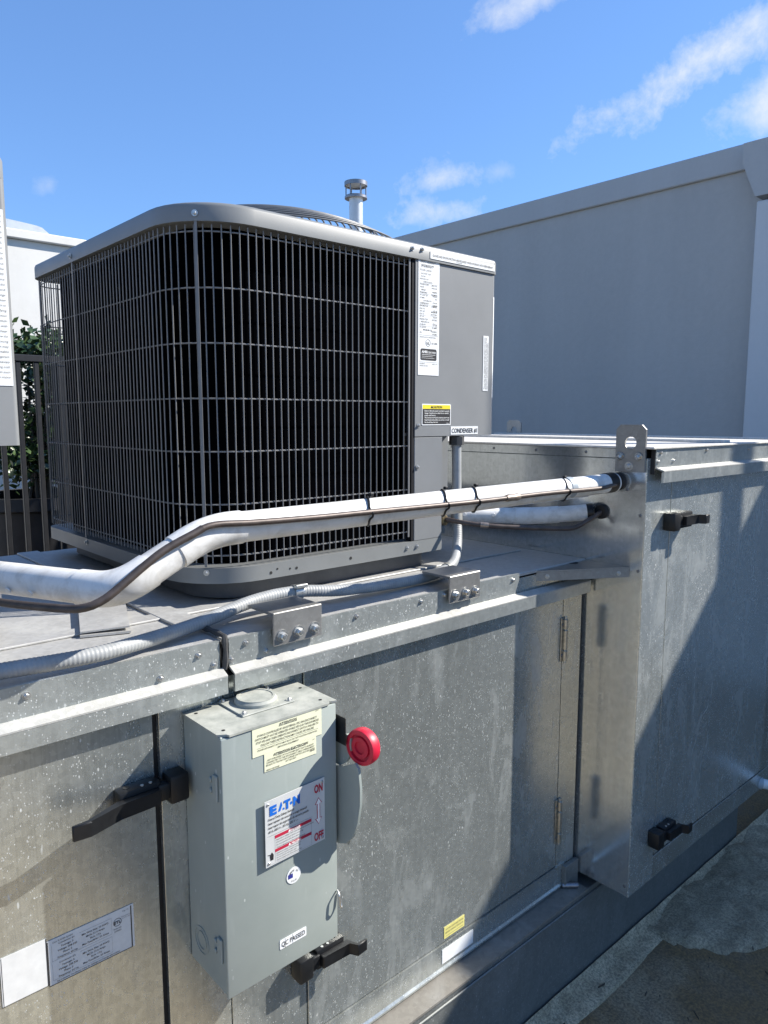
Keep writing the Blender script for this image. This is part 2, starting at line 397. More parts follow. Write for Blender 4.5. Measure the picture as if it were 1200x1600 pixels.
def disc_cyl(bm, c, axis, r, h, sides=20, bev=0.0):
    """cylinder from c along axis"""
    c = Vector(c); ax = Vector(axis).normalized()
    ps = [c, c + ax * h] if not bev else [c, c + ax * (h - bev), c + ax * h]
    rs = [r, r] if not bev else [r, r, r - bev]
    T = ax; up = Vector((0, 0, 1)) if abs(ax.z) < .9 else Vector((0, 1, 0)); N = (up - T * up.dot(T)).normalized(); B = T.cross(N)
    rings = [[bm.verts.new(p + (N * math.cos(2 * math.pi * k / sides) + B * math.sin(2 * math.pi * k / sides)) * q) for k in range(sides)] for p, q in zip(ps, rs)]
    for a, b in zip(rings, rings[1:]):
        for k in range(sides): bm.faces.new((a[k], a[(k + 1) % sides], b[(k + 1) % sides], b[k]))
    bm.faces.new(rings[0][::-1]); bm.faces.new(rings[-1]); return bm
def circle_pts(c, u, v, r, n, a0=0.0, a1=2 * math.pi):
    c, u, v = Vector(c), Vector(u), Vector(v)
    return [c + u * (r * math.cos(a0 + (a1 - a0) * k / n)) + v * (r * math.sin(a0 + (a1 - a0) * k / n)) for k in range(n)]

# shared fasteners, axis along -Y (towards the viewer of a front face)
def screw_mesh(name, r, h, washer, hexed, mat):
    bm = NB()
    disc_cyl(bm, (0, 0, 0), (0, -1, 0), washer, h * .22, 16)
    disc_cyl(bm, (0, -h * .22, 0), (0, -1, 0), r, h * .78, 6 if hexed else 14, r * .22)
    if hexed: disc_cyl(bm, (0, -h, 0), (0, -1, 0), r * .5, h * .25, 10)
    me = finish(bm, 25); me.materials.append(mat); me.name = name; return me
ME_SCREW = screw_mesh('screw', .0038, .0045, .0062, True, M['zinc'])
ME_SMALL = screw_mesh('small_screw', .0028, .0025, .0042, False, M['steel_dark'])
ME_BOLT = screw_mesh('bolt', .0072, .009, .0115, True, M['zinc'])
FRONT = (0, 0, 0); LEFTSIDE = (0, 0, R(-90))

# ------------------------------------------------------------------ stickers and print
TEXT_CACHE = {}
def text_mesh(s, bold):
    key = (s, bold)
    if key not in TEXT_CACHE:
        cu = bpy.data.curves.new('t', 'FONT'); cu.body = s; cu.size = 1.0; cu.resolution_u = 2; cu.offset = bold
        ob = bpy.data.objects.new('t', cu); me = bpy.data.meshes.new_from_object(ob)
        vs_ = [v.co.copy() for v in me.vertices]; fs = [tuple(p.vertices) for p in me.polygons]
        bpy.data.objects.remove(ob); bpy.data.curves.remove(cu); bpy.data.meshes.remove(me)
        TEXT_CACHE[key] = (vs_, fs)
    return TEXT_CACHE[key]
def sticker(parent, name, c0, u, v, w, h, mat, items, thick=.0006, lift=.0006, label=None, corner=0.0):
    """sticker with lower left corner c0, axes u (across) and v (up); items in metres on it.
    text: ('t', string, x, y, size, mat, align, bold, squeeze)  bar: ('b', x0, y0, x1, y1, mat)  poly: ('p', [(x,y)..], mat)  ring: ('o', x, y, r, line, mat)"""
    c0, u, v = Vector(c0), Vector(u).normalized(), Vector(v).normalized(); n = u.cross(v)
    if corner:
        pts = []
        for cx, cy, a in ((corner, corner, 180), (w - corner, corner, 270), (w - corner, h - corner, 0), (corner, h - corner, 90)):
            pts += [(cx + corner * math.cos(R(a + k * 22.5)), cy + corner * math.sin(R(a + k * 22.5))) for k in range(5)]
    else: pts = [(0, 0), (w, 0), (w, h), (0, h)]
    bm = NB(); prism(bm, [c0 + u * x + v * y for x, y in pts], n * thick)
    st = part(name, bm, mat, parent)
    if label: st['label'] = label
    if not items: return st
    mats = []; bm = NB()
    def mi(m):
        m = M[m]
        if m not in mats: mats.append(m)
        return mats.index(m)
    def poly(ps, m, layer):
        vv = [bm.verts.new(c0 + u * x + v * y + n * (thick + lift * (.35 + .25 * layer))) for x, y in ps]
        f = bm.faces.new(vv); f.material_index = mi(m)
    for it in items:
        k = it[0]
        if k == 'b': _, x0, y0, x1, y1, m = it[:6]; poly([(x0, y0), (x1, y0), (x1, y1), (x0, y1)], m, it[6] if len(it) > 6 else 0)
        elif k == 'p': poly(it[1], it[2], it[3] if len(it) > 3 else 0)
        elif k == 'o':
            _, x, y, r, lw, m = it; N_ = 24
            for q in range(N_):
                a, b = 2 * math.pi * q / N_, 2 * math.pi * (q + 1) / N_
                poly([(x + r * math.cos(a), y + r * math.sin(a)), (x + r * math.cos(b), y + r * math.sin(b)),
                      (x + (r - lw) * math.cos(b), y + (r - lw) * math.sin(b)), (x + (r - lw) * math.cos(a), y + (r - lw) * math.sin(a))], m, 0)
        elif k == 't':
            _, s, x, y, size, m = it[:6]; al = it[6] if len(it) > 6 else 'l'; bold = it[7] if len(it) > 7 else 0.0; fitw = it[8] if len(it) > 8 else None
            vs_, fs = text_mesh(s, bold)
            if not vs_: continue
            x0 = min(q.x for q in vs_); x1 = max(q.x for q in vs_); sx = size
            if fitw: sx = fitw / max(1e-6, x1 - x0)
            ww = (x1 - x0) * sx; ox = x - x0 * sx - (ww if al == 'r' else ww / 2 if al == 'c' else 0)
            vv = [bm.verts.new(c0 + u * (ox + q.x * sx) + v * (y + q.y * size) + n * (thick + lift)) for q in vs_]
            idx = mi(m)
            for f in fs:
                try: bm.faces.new([vv[i] for i in f]).material_index = idx
                except ValueError: pass
    if not mats: bm.free(); return st
    org = ORIGIN[parent]; bmesh.ops.translate(bm, vec=-org, verts=bm.verts)
    me = bpy.data.meshes.new('print'); bm.to_mesh(me); bm.free()
    for m in mats: me.materials.append(m)
    o = bpy.data.objects.new('print', me); link(o); o.parent = st; ORIGIN[o] = org
    return st
UX, UZ = Vector((1, 0, 0)), Vector((0, 0, 1))

# ================================================================== SETTING
ZG = -1.6                                              # roof deck level
bm = NB()
# deck: finely undulating near the camera, one sheet out to the horizon
def deck_h(x, y):
    f = max(0, 1 - max(0, math.hypot(x - 1.8, y - .4) - 2.5) / 2)
    return ZG + f * (.006 * math.sin(x * 5.1 + y * 2.3) + .004 * math.sin(x * 11.3 - y * 9.1))
xs = [-7, -5, -3] + [-2 + .12 * i for i in range(60)] + [5.6, 9, 16]
ys = [-8, -5, -3] + [-2 + .12 * i for i in range(30)] + [1.7, 2.5, 4, 6.3]
grid = [[bm.verts.new((x, y, deck_h(x, y) if abs(x) < 6.5 and -4 < y < 5 else ZG)) for x in xs] for y in ys]
for j in range(len(ys) - 1):
    for i in range(len(xs) - 1): bm.faces.new((grid[j][i], grid[j][i + 1], grid[j + 1][i + 1], grid[j + 1][i]))
tag(part('roof_deck', bm, M['deck'], None, 180), 'flat granulated tan roof deck with rusty-brown blotches', kind='structure')
ZS = -6.8
tag(part('roof_storey', BOX((-7, -8, ZS), (16, 6.3, ZG - .03)), M['white_wall'], None), 'storey below the roof deck', kind='structure')
bm = NB(); v = [bm.verts.new(q) for q in ((-900, -900, ZS), (900, -900, ZS), (900, 900, ZS), (-900, 900, ZS))]; bm.faces.new(v)
tag(part('ground', bm, M['asphalt'], None), 'dark street level far below the roof', kind='structure')

# flashing strip turned down at the foot of the curb, ragged outer edge
from mathutils import noise as mn
bm = NB(); rnd = random.Random(3); rows = []
n = 220
for i in range(n + 1):
    x = -1.2 + (3.7 + 1.2) * i / n
    w = .070 + .016 * mn.noise(Vector((x * 1.3, 0, 0))) + .007 * mn.noise(Vector((x * 9, 3, 0))) + .003 * mn.noise(Vector((x * 40, 7, 0)))
    row = []
    for k in range(7):
        t = k / 6; y = 1.0455 - w * t
        row.append(bm.verts.new((x, y, ZG + .022 * max(0, 1 - t * 2.6) ** 2 + .012 * (1 - .6 * t ** 3) + .003 * mn.noise(Vector((x * 14, y * 14, 1))))))
    row.append(bm.verts.new((x, 1.0455 - w - .003, ZG - .02))); rows.append(row)
for a_, b_ in zip(rows, rows[1:]):
    for k in range(7): bm.faces.new((a_[k], b_[k], b_[k + 1], a_[k + 1]))
tag(part('flashing', bm, M['flash'], None, 60), 'grey mineral flashing strip along the foot of the curb', kind='structure')
bm = NB(); nx, ny = 70, 34; G_ = {}
for i in range(nx + 1):
    for j in range(ny + 1):
        x = 2.02 + 1.5 * i / nx; y = .52 + .52 * j / ny
        edge = min(1, (x - 2.02) / .30); lim = .985 - .30 * edge ** .6 + .05 * mn.noise(Vector((x * 6, y * 6, 4))) + .02 * mn.noise(Vector((x * 22, y * 22, 9)))
        h = .020 + .020 * mn.noise(Vector((x * 7, y * 9, 2))) + .008 * mn.noise(Vector((x * 26, y * 26, 5)))
        f = min(1, max(0, (y - lim) / .025)); G_[i, j] = bm.verts.new((x, y, ZG - .02 + f * (max(.004, h) + .022)))
for i in range(nx):
    for j in range(ny): bm.faces.new((G_[i, j], G_[i + 1, j], G_[i + 1, j + 1], G_[i, j + 1]))
tag(part('flashing_patch', bm, M['flash_dark'], None, 70), 'crumpled grey flashing patch on the deck beside the tall cabinet', kind='structure')
bm = NB()
for i in range(170):
    x = rnd.uniform(1.2, 3.4); y = rnd.uniform(-.2, 1.0); a = rnd.uniform(0, 6.3); l = rnd.choice([.002, .003, .004, .008, .014]); w = rnd.uniform(.0008, .0022)
    c = Vector((x, y, ZG + .012)); d = Vector((math.cos(a), math.sin(a), 0)); e = Vector((-d.y, d.x, 0))
    prism(bm, [c - d * l - e * w, c + d * l - e * w * .6, c + d * l + e * w * .5, c - d * l * .8 + e * w], (0, 0, .004))
tag(part('debris', bm, M['debris'], None), 'dry twigs and grit scattered on the roof deck', kind='stuff')

# ---------------- neighbouring grey stucco building on the right
XW, ZT = 4.5, 1.555
b = thing('stucco_building', 'grey stucco building with raised parapet and pilaster behind the tall cabinet', 'building', (XW, 2, ZG))
part('wall', BOX((XW, -9, ZG), (XW + .22, 8.2, ZT - .015), 0), M['stucco'], b)
part('back_wall', BOX((XW + .22, 7.98, ZG), (16, 8.2, 1.3), 0), M['stucco'], b)
part('roof', BOX((XW + .22, -9, 1.0), (16, 7.98, 1.2), 0), M['roof_tan'], b)
part('coping', BOX((XW - .022, -9, ZT - .145), (XW + .25, 8.25, ZT), .006), M['stucco_trim'], b)
pl = part('pilaster', BOX((XW - .10, 1.15, ZG), (XW - .002, 1.80, 1.20), .006), M['stucco_pale'], b)
bm = NB()
prism(bm, [(XW - .112, 1.05, ZT - .03), (XW - .112, 1.885, ZT - .03), (XW - .112, 1.885, ZT - .135), (XW - .112, 1.805, ZT - .33), (XW - .112, 1.14, ZT - .33), (XW - .112, 1.05, ZT - .135)], (.40, 0, 0))
part('pilaster_cap', bm, M['stucco_trim'], b)

# ---------------- white building behind the fence
b = thing('white_building', 'sunlit white stucco building with flat coping beyond the fence', 'building', (0, 9, ZG))
part('wall', BOX((-7, 9, ZS), (4.15, 15, 1.965), 0), M['white_wall'], b)
part('coping', BOX((-7.05, 8.94, 1.969), (4.2, 15.05, 2.065), .01), M['white_wall'], b)
vt = thing('roof_vent', 'low grey rounded vent hood on the white building roof', 'vent', (2.6, 9.6, 2.065))
bm = NB()
prof = [(-.62, 0), (-.60, .13)] + [(-.42 + .78 * k / 8, .20 - .035 * (k / 8) ** 2) for k in range(9)] + [(.42, .15), (.50, .09), (.55, 0)]
prism(bm, [(2.58 + x, 9.35, 2.067 + z) for x, z in prof], (0, .6, 0)); part('hood', bm, M['flue'], vt)
part('rim', BOX((1.9, 9.30, 2.066), (3.16, 9.349, 2.085), .003), M['flue'], vt)

# ---------------- flue pipe
fl = thing('flue_pipe', 'galvanised flue pipe with round open rain cap above the condenser', 'flue', (6.66, 7.6, 1.2))
fy = 7.6; k_ = fy / 8; fx = 6.66 * k_
part('pipe', disc_cyl(NB(), (fx, fy, 1.2), (0, 0, 1), .088, 2.83 - 1.2, 24), M['flue'], fl)
bm = NB(); disc_cyl(bm, (fx, fy, 2.80), (0, 0, 1), .145, .035, 28, .01); part('collar', bm, M['steel_dark'], fl)
for i in range(6):
    a = i * math.pi / 3 + .3
    part('cap_post', disc_cyl(NB(), (fx + .128 * math.cos(a), fy + .128 * math.sin(a), 2.835), (0, 0, 1), .008, .125, 8), M['steel_dark'], fl)
part('band', ring_prism(NB(), circle_pts((fx, fy, 2.955), UX, (0, 1, 0), .148, 28), circle_pts((fx, fy, 2.955), UX, (0, 1, 0), .140, 28), (0, 0, .05)), M['steel_dark'], fl)
part('cap', disc_cyl(NB(), (fx, fy, 2.975), (0, 0, 1), .138, .035, 28, .012), M['flue'], fl)

# ---------------- post added outside the frame to cast the strip shadow on the tall cabinet
vs_t = thing('shadow_post', 'unseen slim galvanised post on the roof deck, added for its strip shadow', 'vent', (3.9, .01, ZG))
part('pipe', disc_cyl(NB(), (3.9, .01, ZG), (0, 0, 1), .039, 3.75, 20), M['flue'], vs_t)
part('boot', disc_cyl(NB(), (3.9, .01, ZG), (0, 0, 1), .075, .09, 20, .03), M['curb'], vs_t)

# ---------------- fence, planter, shrub at the far left
fy = 4.6
fe = thing('metal_fence', 'dark metal picket fence behind the air handler', 'fence', (1.3, fy, ZG))
part('top_rail', BOX((-2.2, fy - .02, .325), (3.2, fy + .02, .365), .004), M['fence'], fe)
part('bottom_rail', BOX((-2.2, fy - .02, ZG + .10), (3.2, fy + .02, ZG + .14), .004), M['fence'], fe)
me = finish(BOX((-.013, -.013, ZG + .05), (.013, .013, .324), .003)); me.materials.append(M['fence']); me.name = 'picket'
for i in range(30):
    x = 1.196 - .1 * 12 + .1 * i
    place('picket', me, fe, (x, fy, 0))
part('post', BOX((1.505, fy - .03, ZG), (1.565, fy + .03, .324), .004), M['fence'], fe)
part('post', BOX((-.9, fy - .03, ZG), (-.84, fy + .03, .324), .004), M['fence'], fe)
def shrub(cx, cy, label_pot, label, rx, top, seed):
    rr = random.Random(seed)
    p = thing('planter', label_pot, 'planter', (cx, cy, ZG))
    bm = NB(); prof = [(.28, ZG), (.40, -.62), (.44, -.60), (.44, -.52), (.38, -.52), (.37, -.58)]
    rings = [[bm.verts.new((cx + r * math.cos(2 * math.pi * k / 28), cy + r * math.sin(2 * math.pi * k / 28), z)) for k in range(28)] for r, z in prof]
    for a, c in zip(rings, rings[1:]):
        for k in range(28): bm.faces.new((a[k], a[(k + 1) % 28], c[(k + 1) % 28], c[k]))
    bm.faces.new(rings[0][::-1]); part('pot', bm, M['pot'], p)
    part('soil', disc_cyl(NB(), (cx, cy, -.64), (0, 0, 1), .372, .05, 24), M['soil'], p)
    s = thing('shrub', label, 'shrub', (cx, cy, -.6))
    bm = NB()
    for k in range(7):
        a = rr.uniform(0, 6.28); d = rr.uniform(.1, .35)
        tube(bm, smooth_path([(cx + rr.uniform(-.08, .08), cy + rr.uniform(-.08, .08), -.62), (cx + d * .5 * math.cos(a), cy + d * .5 * math.sin(a), -.2), (cx + d * math.cos(a), cy + d * math.sin(a), top - .25)], .08), lambda i, n: .016 * (1 - .7 * i / n), 6)
    part('trunk', bm, M['trunk'], s)
    bm = NB()
    clumps = []
    for _ in range(105):
        z = rr.uniform(-.45, top - .08); f = math.sin(math.pi * min(1, max(.12, (z + .62) / (top + .72)))) ** .6
        a = rr.uniform(0, 6.28); q = rr.uniform(.35, 1.0) * rx * f; clumps.append((cx + q * math.cos(a), cy + q * math.sin(a), z))
    for c in clumps:
        for _ in range(110):
            d = Vector((rr.gauss(0, 1), rr.gauss(0, 1), rr.gauss(0, 1))) * .062
            pos = Vector(c) + d; ax = Vector((rr.uniform(-1, 1), rr.uniform(-1, 1), rr.uniform(-.3, .9))).normalized()
            sd_ = ax.cross(Vector((rr.uniform(-1, 1), rr.uniform(-1, 1), rr.uniform(-1, 1)))).normalized(); nn = ax.cross(sd_); L = rr.uniform(.04, .075); W = L * .3
            v = [bm.verts.new(pos), bm.verts.new(pos + ax * L * .5 + sd_ * W + nn * .004), bm.verts.new(pos + ax * L), bm.verts.new(pos + ax * L * .5 - sd_ * W + nn * .004)]
            bm.faces.new((v[0], v[1], v[2])); bm.faces.new((v[0], v[2], v[3]))
    part('crown', bm, M['leaf'], s, 180)
shrub(1.62, 5.45, 'dark tapered planter behind the fence pickets', 'dense evergreen shrub growing in the dark planter behind the fence', .64, .58, 4)
shrub(2.45, 5.6, 'dark planter hidden mostly behind the condenser', 'evergreen shrub seen through the back corner of the condenser grille', .44, .50, 9)

# ================================================================== CURB
cu = thing('roof_curb', 'dull sheet metal roof curb under the air handler', 'curb', (1.0, 1.4, ZG))
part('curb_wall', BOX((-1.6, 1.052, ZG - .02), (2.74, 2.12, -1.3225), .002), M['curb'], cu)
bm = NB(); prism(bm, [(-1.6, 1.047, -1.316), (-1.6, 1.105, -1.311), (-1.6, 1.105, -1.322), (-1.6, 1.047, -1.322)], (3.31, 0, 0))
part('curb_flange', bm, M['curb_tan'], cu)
part('nailer_strip', BOX((-1.6, 1.047, -1.345), (2.74, 1.0515, -1.337), .002), M['curb'], cu)

# ================================================================== LOW AIR HANDLER
YF = 1.10
ah = thing('air_handler', 'long low galvanised air handler carrying the condensers and switch box', 'air handler', (.6, 1.6, -1.34))
XL0 = -1.6
part('body', BOX((XL0, YF + .012, -1.325), (1.722, 2.19, -.40), 0), M['rubber'], ah)
TOPZ = -.445
DB = -1.236                                           # door bottom
def panel(name, x0, x1, z0, z1, mat, y=YF, t=.011, bev=.0006):
    return part(name, BOX((x0, y, z0), (x1, y + t, z1), bev), mat, ah)
panel('door', XL0, .4805, DB, TOPZ, M['galv_left'])
panel('post_panel', .4915, .609, -1.32, TOPZ, M['galv'])
panel('post_panel', .6115, .7775, -1.32, TOPZ, M['galv'])
panel('door', .7820, 1.6250, DB, TOPZ, M['galv_door'])
panel('post_panel', 1.6285, 1.7115, -1.275, TOPZ, M['galv'])
bm = NB(); prism(bm, [(.7815, YF - .002, -1.240), (.7815, YF - .002, -1.296), (.7815, YF - .006, -1.301), (.7815, YF - .006, -1.306), (.7815, YF + .011, -1.306), (.7815, YF + .011, -1.240)], (.885, 0, 0))
part('bottom_rail', bm, M['galv_door'], ah)
bm = NB(); prism(bm, [(XL0, YF - .002, -1.240), (XL0, YF - .002, -1.296), (XL0, YF - .006, -1.301), (XL0, YF - .006, -1.306), (XL0, YF + .011, -1.306), (XL0, YF + .011, -1.240)], (.48 - XL0, 0, 0))
part('bottom_rail', bm, M['galv_left'], ah)
bm = NB(); disc_cyl(bm, (1.655, YF - .004, -1.305), (.6, -.5, 0), .009, .045, 14); part('drain_stub', bm, M['steel_dark'], ah)
part('foot_bracket', BOX((1.655, 1.085, -1.325), (1.718, 1.098, -1.245), .001), M['curb'], ah)
# drip trim: upper band, sloping step, lower band
def trim(x0, x1u, x1l, mat, cut=.0):
    bm = NB(); y1, y2 = 1.092, 1.074
    prism(bm, [(x0, y1, -.376), (x0, y1, -.4265), (x0, y1 + .006, -.4265), (x0, y1 + .006, -.376)], (x1u - x0, 0, 0))
    o = part('trim_band', bm, mat, ah)
    bm = NB()
    prism(bm, [(x0, y2, -.4365), (x0, y2, -.4655), (x0, y2 + .006, -.4670), (x0, y2 + .006, -.4375)], (x1l - x0, 0, 0))
    b2 = NB(); prism(b2, [(x0, y1 - .0005, -.4245), (x0, y2 - .0004, -.4335), (x0, y2 - .0004, -.4362), (x0, y1 + .0055, -.4275)], (x1l - x0, 0, 0)); part('trim_step', b2, M['trim_step'], ah)
    return part('drip_edge', bm, mat, ah)
trim(XL0, .6015, .606, M['galv_trim'])
trim(.6195, 1.41, 1.712, M['galv_trim'])
bm = NB(); tube(bm, smooth_path([(.611, 1.20, -.371), (.612, 1.10, -.370), (.611, 1.0915, -.376), (.612, 1.090, -.40), (.610, 1.091, -.428)], .012), lambda i, n: .005 + .0012 * math.sin(i * 2.1), 8)
part('caulk_joint', bm, M['caulk'], ah)
part('joint_backing', BOX((.60, 1.0985, -.47), (.621, 1.0995, -.38), 0), M['rubber'], ah)
# end of the upper band, a bevelled ear
bm = NB(); prism(bm, [(1.4105, 1.0925, -.376), (1.424, 1.0925, -.376), (1.424, 1.0925, -.392), (1.4105, 1.0925, -.42)], (0, .005, 0)); part('trim_ear', bm, M['galv_trim'], ah)
part('trim_backing', BOX((1.411, 1.099, -.44), (1.715, 1.109, -.385), .001), M['galv'], ah)
# roof: sheets with folded seams
part('roof_sheet', BOX((XL0, 1.099, -.392), (.6095, 2.195, -.378), .002), M['galv_roof'], ah)
part('roof_sheet', BOX((.6125, 1.099, -.392), (1.7225, 2.195, -.378), .002), M['galv_roof'], ah)
part('roof_seam', BOX((.585, 1.22, -.3775), (.640, 2.19, -.3725), .001), M['galv_roof'], ah)
part('roof_rail', BOX((.10, 1.285, -.3775), (1.68, 1.325, -.3735), .001), M['galv_roof'], ah)
for i, (x, z) in enumerate([(.292, -.393), (.494, -.4165), (.562, -.393), (.590, -.4155), (.623, -.4135), (.653, -.390), (.695, -.4135), (.905, -.3885), (1.085, -.3885), (1.157, -.3855), (1.398, -.3885), (.10, -.393), (-.1, -.4165), (-.3, -.393)]):
    place('screw', ME_SCREW, ah, (x, 1.092, z), (0, random.uniform(0, 6), 0))
# mounting tabs with three bolts
def tab(x0, x1):
    b = NB(); y0, z1, z0 = 1.078, -.344, -.405
    box(b, (x0, y0, z0), (x1, y0 + .005, z1), .0015); t = part('mounting_tab', b, M['plate'], ah)
    bm = NB(); prism(bm, [(x0 + .0005, y0 + .0052, z1 - .0005), (x0 + .0005, 1.165, z1 - .0005), (x0 + .0005, 1.165, z1 - .0055), (x0 + .0005, y0 + .0052, z1 - .0055)], (x1 - x0 - .001, 0, 0)); part('tab_plate', bm, M['plate'], ah)
    for k in range(3):
        x = x0 + .018 + (x1 - x0 - .036) * k / 2
        place('bolt', ME_BOLT, ah, (x, y0, z0 + .018 + random.uniform(-.001, .001)), (0, random.uniform(0, 6), 0))
tab(.702, .810); tab(1.160, 1.262)
# gusset tying the two cabinets
bm = NB(); prism(bm, [(1.50, 1.10, -.386), (1.7235, .968, -.386), (1.7235, 1.27, -.386), (1.62, 1.24, -.386)], (0, 0, .004))
gs = part('gusset_plate', bm, M['plate'], ah)
bm = NB(); d = Vector((.2235, -.132, 0)).normalized(); nn = Vector((d.y, -d.x, 0)); a = Vector((1.50, 1.10, -.3865)); e = Vector((1.7235, .968, -.3865))
prism(bm, [a, a + Vector((0, 0, -.022)), a + Vector((0, 0, -.022)) - nn * .004, a - nn * .004], e - a); part('gusset_lip', bm, M['plate'], ah)
for t in (.12, .88): place('bolt', ME_SCREW, ah, a.lerp(e, t) + Vector((0, 0, -.011)) + nn * .0005, (0, 0, math.atan2(d.y, d.x)))
disc_o = part('gusset_slot', disc_cyl(NB(), (1.66, 1.10, -.3818), (0, 0, 1), .016, .0006, 16), M['rubber'], ah)
# hinges
def hinge(z0, z1):
    x = 1.6275; z = (z0 + z1) / 2
    lf = part('hinge', BOX((x - .013, YF - .004, z0), (x + .014, YF - .001, z1), .0008), M['hinge'], ah)
    for a_, b_, m_ in ((z0 + .004, z0 + .030, 'hinge'), (z0 + .034, z1 - .034, 'hinge'), (z1 - .030, z1 - .004, 'hinge')):
        o = part('knuckle', disc_cyl(NB(), (x, YF - .008, a_), (0, 0, 1), .0068, b_ - a_, 12, .001), M[m_], lf)
    o = part('pin', disc_cyl(NB(), (x, YF - .008, z0 - .004), (0, 0, 1), .0028, z1 - z0 + .008, 8), M['zinc'], lf)
    for zz in (z0 + .018, z1 - .018):
        for xx in (x - .009, x + .010): place('screw', ME_SMALL, lf, (xx, YF - .004, zz))
hinge(-.645, -.525); hinge(-1.165, -1.038)
# cam latches; s=+1: lever points to +X
def latch(parent, x, z, s, y=YF, L=.12):
    """strike block on one side of the gap at x, latch body and lever on the other"""
    def bx(x0, x1, y0, y1, z0, z1, bv): 
        lo, hi = sorted((x + s * x0, x + s * x1)); return BOX((lo, y - y1, z + z0), (hi, y - y0, z + z1), bv, 2)
    r = part('latch', bx(.006, .075, 0, .026, -.021, .021, .004), M['black'], parent)
    part('strike_block', bx(-.040, -.006, 0, .034, -.024, .024, .005), M['black'], r)
    part('cam', bx(-.012, .012, .010, .030, -.014, .014, .003), M['black'], r)
    bm = NB(); pts = [(.012, .0265), (.080, .0265), (L + .012, .052), (L + .036, .050), (L + .036, .056), (L + .010, .0585), (.078, .040), (.012, .040)]
    prism(bm, [(x + s * px, y - py, z - .012) for px, py in pts], (0, 0, .024))
    bmesh.ops.bevel(bm, geom=list(bm.edges), offset=.0015, segments=1, affect='EDGES')
    part('lever', bm, M['black'], r)
    part('key_hole', disc_cyl(NB(), (x + s * .058, y - .012, z + .0205), (0, 0, 1), .0055, .0012, 12), M['rubber'], r)
    for k in range(2): part('rivet', disc_cyl(NB(), (x + s * (.022 + .014 * k), y - .021, z + .0205), (0, 0, 1), .0028, .0015, 10), M['zinc'], r)
    return r
latch(ah, .486, -.600, -1); latch(ah, .7795, -1.062, 1, L=.075)
# stickers on the low cabinet
sticker(ah, 'sticker', (1.177, YF - .0005, -1.2285), UX, UZ, .071, .030, M['paper_yellow'],
        [('t', 'CAUTION: DISCONNECT POWER', .0355, .021, .0055, 'ink_grey', 'c', 0, .062), ('t', 'BEFORE OPENING THIS DOOR', .0355, .0125, .0055, 'ink_grey', 'c', 0, .062), ('b', .005, .005, .066, .0058, 'ink_grey')], label='small yellow warning sticker at the door bottom')
sticker(ah, 'sticker', (1.169, YF - .0025, -1.288), UX, UZ, .110, .036, M['paper'], [], label='blank white sticker on the bottom rail')
it = [('b', 0, 0, .0012, .0735, 'ink'), ('b', .129, .0, .131, .0735, 'ink'), ('b', 0, 0, .131, .0012, 'ink')]
def cbox(y0, title, rows_l, rows_r):
    out = [('b', .006, y0, .0062, y0 + .027, 'ink_grey'), ('b', .006, y0, .098, y0 + .0003, 'ink_grey'), ('b', .0978, y0, .098, y0 + .027, 'ink_grey'), ('b', .048, y0 + .027, .098, y0 + .0273, 'ink_grey'),
           ('t', title, .028, y0 + .0245, .0042, 'ink', 'c')]
    for k, s in enumerate(rows_l): out.append(('t', s, .029, y0 + .0185 - .0056 * k, .0042, 'ink', 'c', .01))
    for k, s in enumerate(rows_r): out.append(('t', s, .072, y0 + .0205 - .0056 * k, .0042, 'ink', 'c', .01))
    return out
L4 = ['Tonnage: 5', 'Voltage: 208-230', 'Phase: 3', 'Frequency: 60 Hz']; R4 = ['Min Wire Size: 10 AWG', 'MCA: 21.6 Amps', 'RLA: 17.6', 'Max Fuse/Brkr: 35 Amps']
it += cbox(.039, 'Condenser #1', L4, R4) + cbox(.0075, 'Condenser #2', L4, R4)
it += [('t', 'Unit: R-410A System', .008, .0685, .0036, 'ink', 'l'), ('t', 'See individual Condenser Label for Refrigerant Charge Information', .060, .0032, .0032, 'ink', 'c', .01, .098),
       ('o', .1075, .055, .0068, .0009, 'ink'), ('t', 'ETL', .1075, .0525, .007, 'ink', 'c', .03), ('t', 'Intertek', .1075, .0435, .004, 'ink', 'c'), ('t', '3098442', .1075, .039, .0034, 'ink', 'c'),
       ('t', 'Page 1/2', .126, .069, .003, 'ink', 'r'), ('t', 'CONFORMS TO', .1215, .060, .0022, 'ink', 'c'), ('t', 'UL STD 1995', .1215, .057, .0022, 'ink', 'c')]
sticker(ah, 'data_label', (.3005, YF - .0005, -.860), UX, UZ, .1345, .075, M['paper_grey'], it, label='electrical data label for both condensers')
sticker(ah, 'label', (.2345, YF - .0005, -.857), UX, UZ, .0655, .078, M['paper_grey'], [('b', .064, 0, .0655, .078, 'ink'), ('b', 0, 0, .0008, .078, 'ink'), ('b', .0022, 0, .003, .078, 'ink'), ('b', 0, .0, .0655, .0009, 'ink')], label='blank square of the printed label strip')
sticker(ah, 'label', (.10, YF - .0005, -.852), UX, UZ, .132, .078, M['paper_grey'], [('b', .130, 0, .131, .078, 'ink'), ('b', .126, 0, .127, .078, 'ink'), ('b', 0, 0, .132, .0009, 'ink')])

# loose folded sheet lying on the roof
ls = thing('metal_shim', 'loose folded sheet metal shim lying on the low cabinet roof', 'metal sheet', (.5, 1.35, -.3775))
bm = NB(); prism(bm, [(.431, 1.268, -.3765), (.509, 1.239, -.3765), (.587, 1.453, -.3735), (.506, 1.491, -.3735)], (0, 0, .004)); part('lower_leaf', bm, M['galv_roof'], ls)
bm = NB(); prism(bm, [(.433, 1.272, -.370), (.509, 1.243, -.367), (.587, 1.453, -.368), (.506, 1.491, -.3688)], (0, 0, .003)); part('upper_leaf', bm, M['galv_roof'], ls)

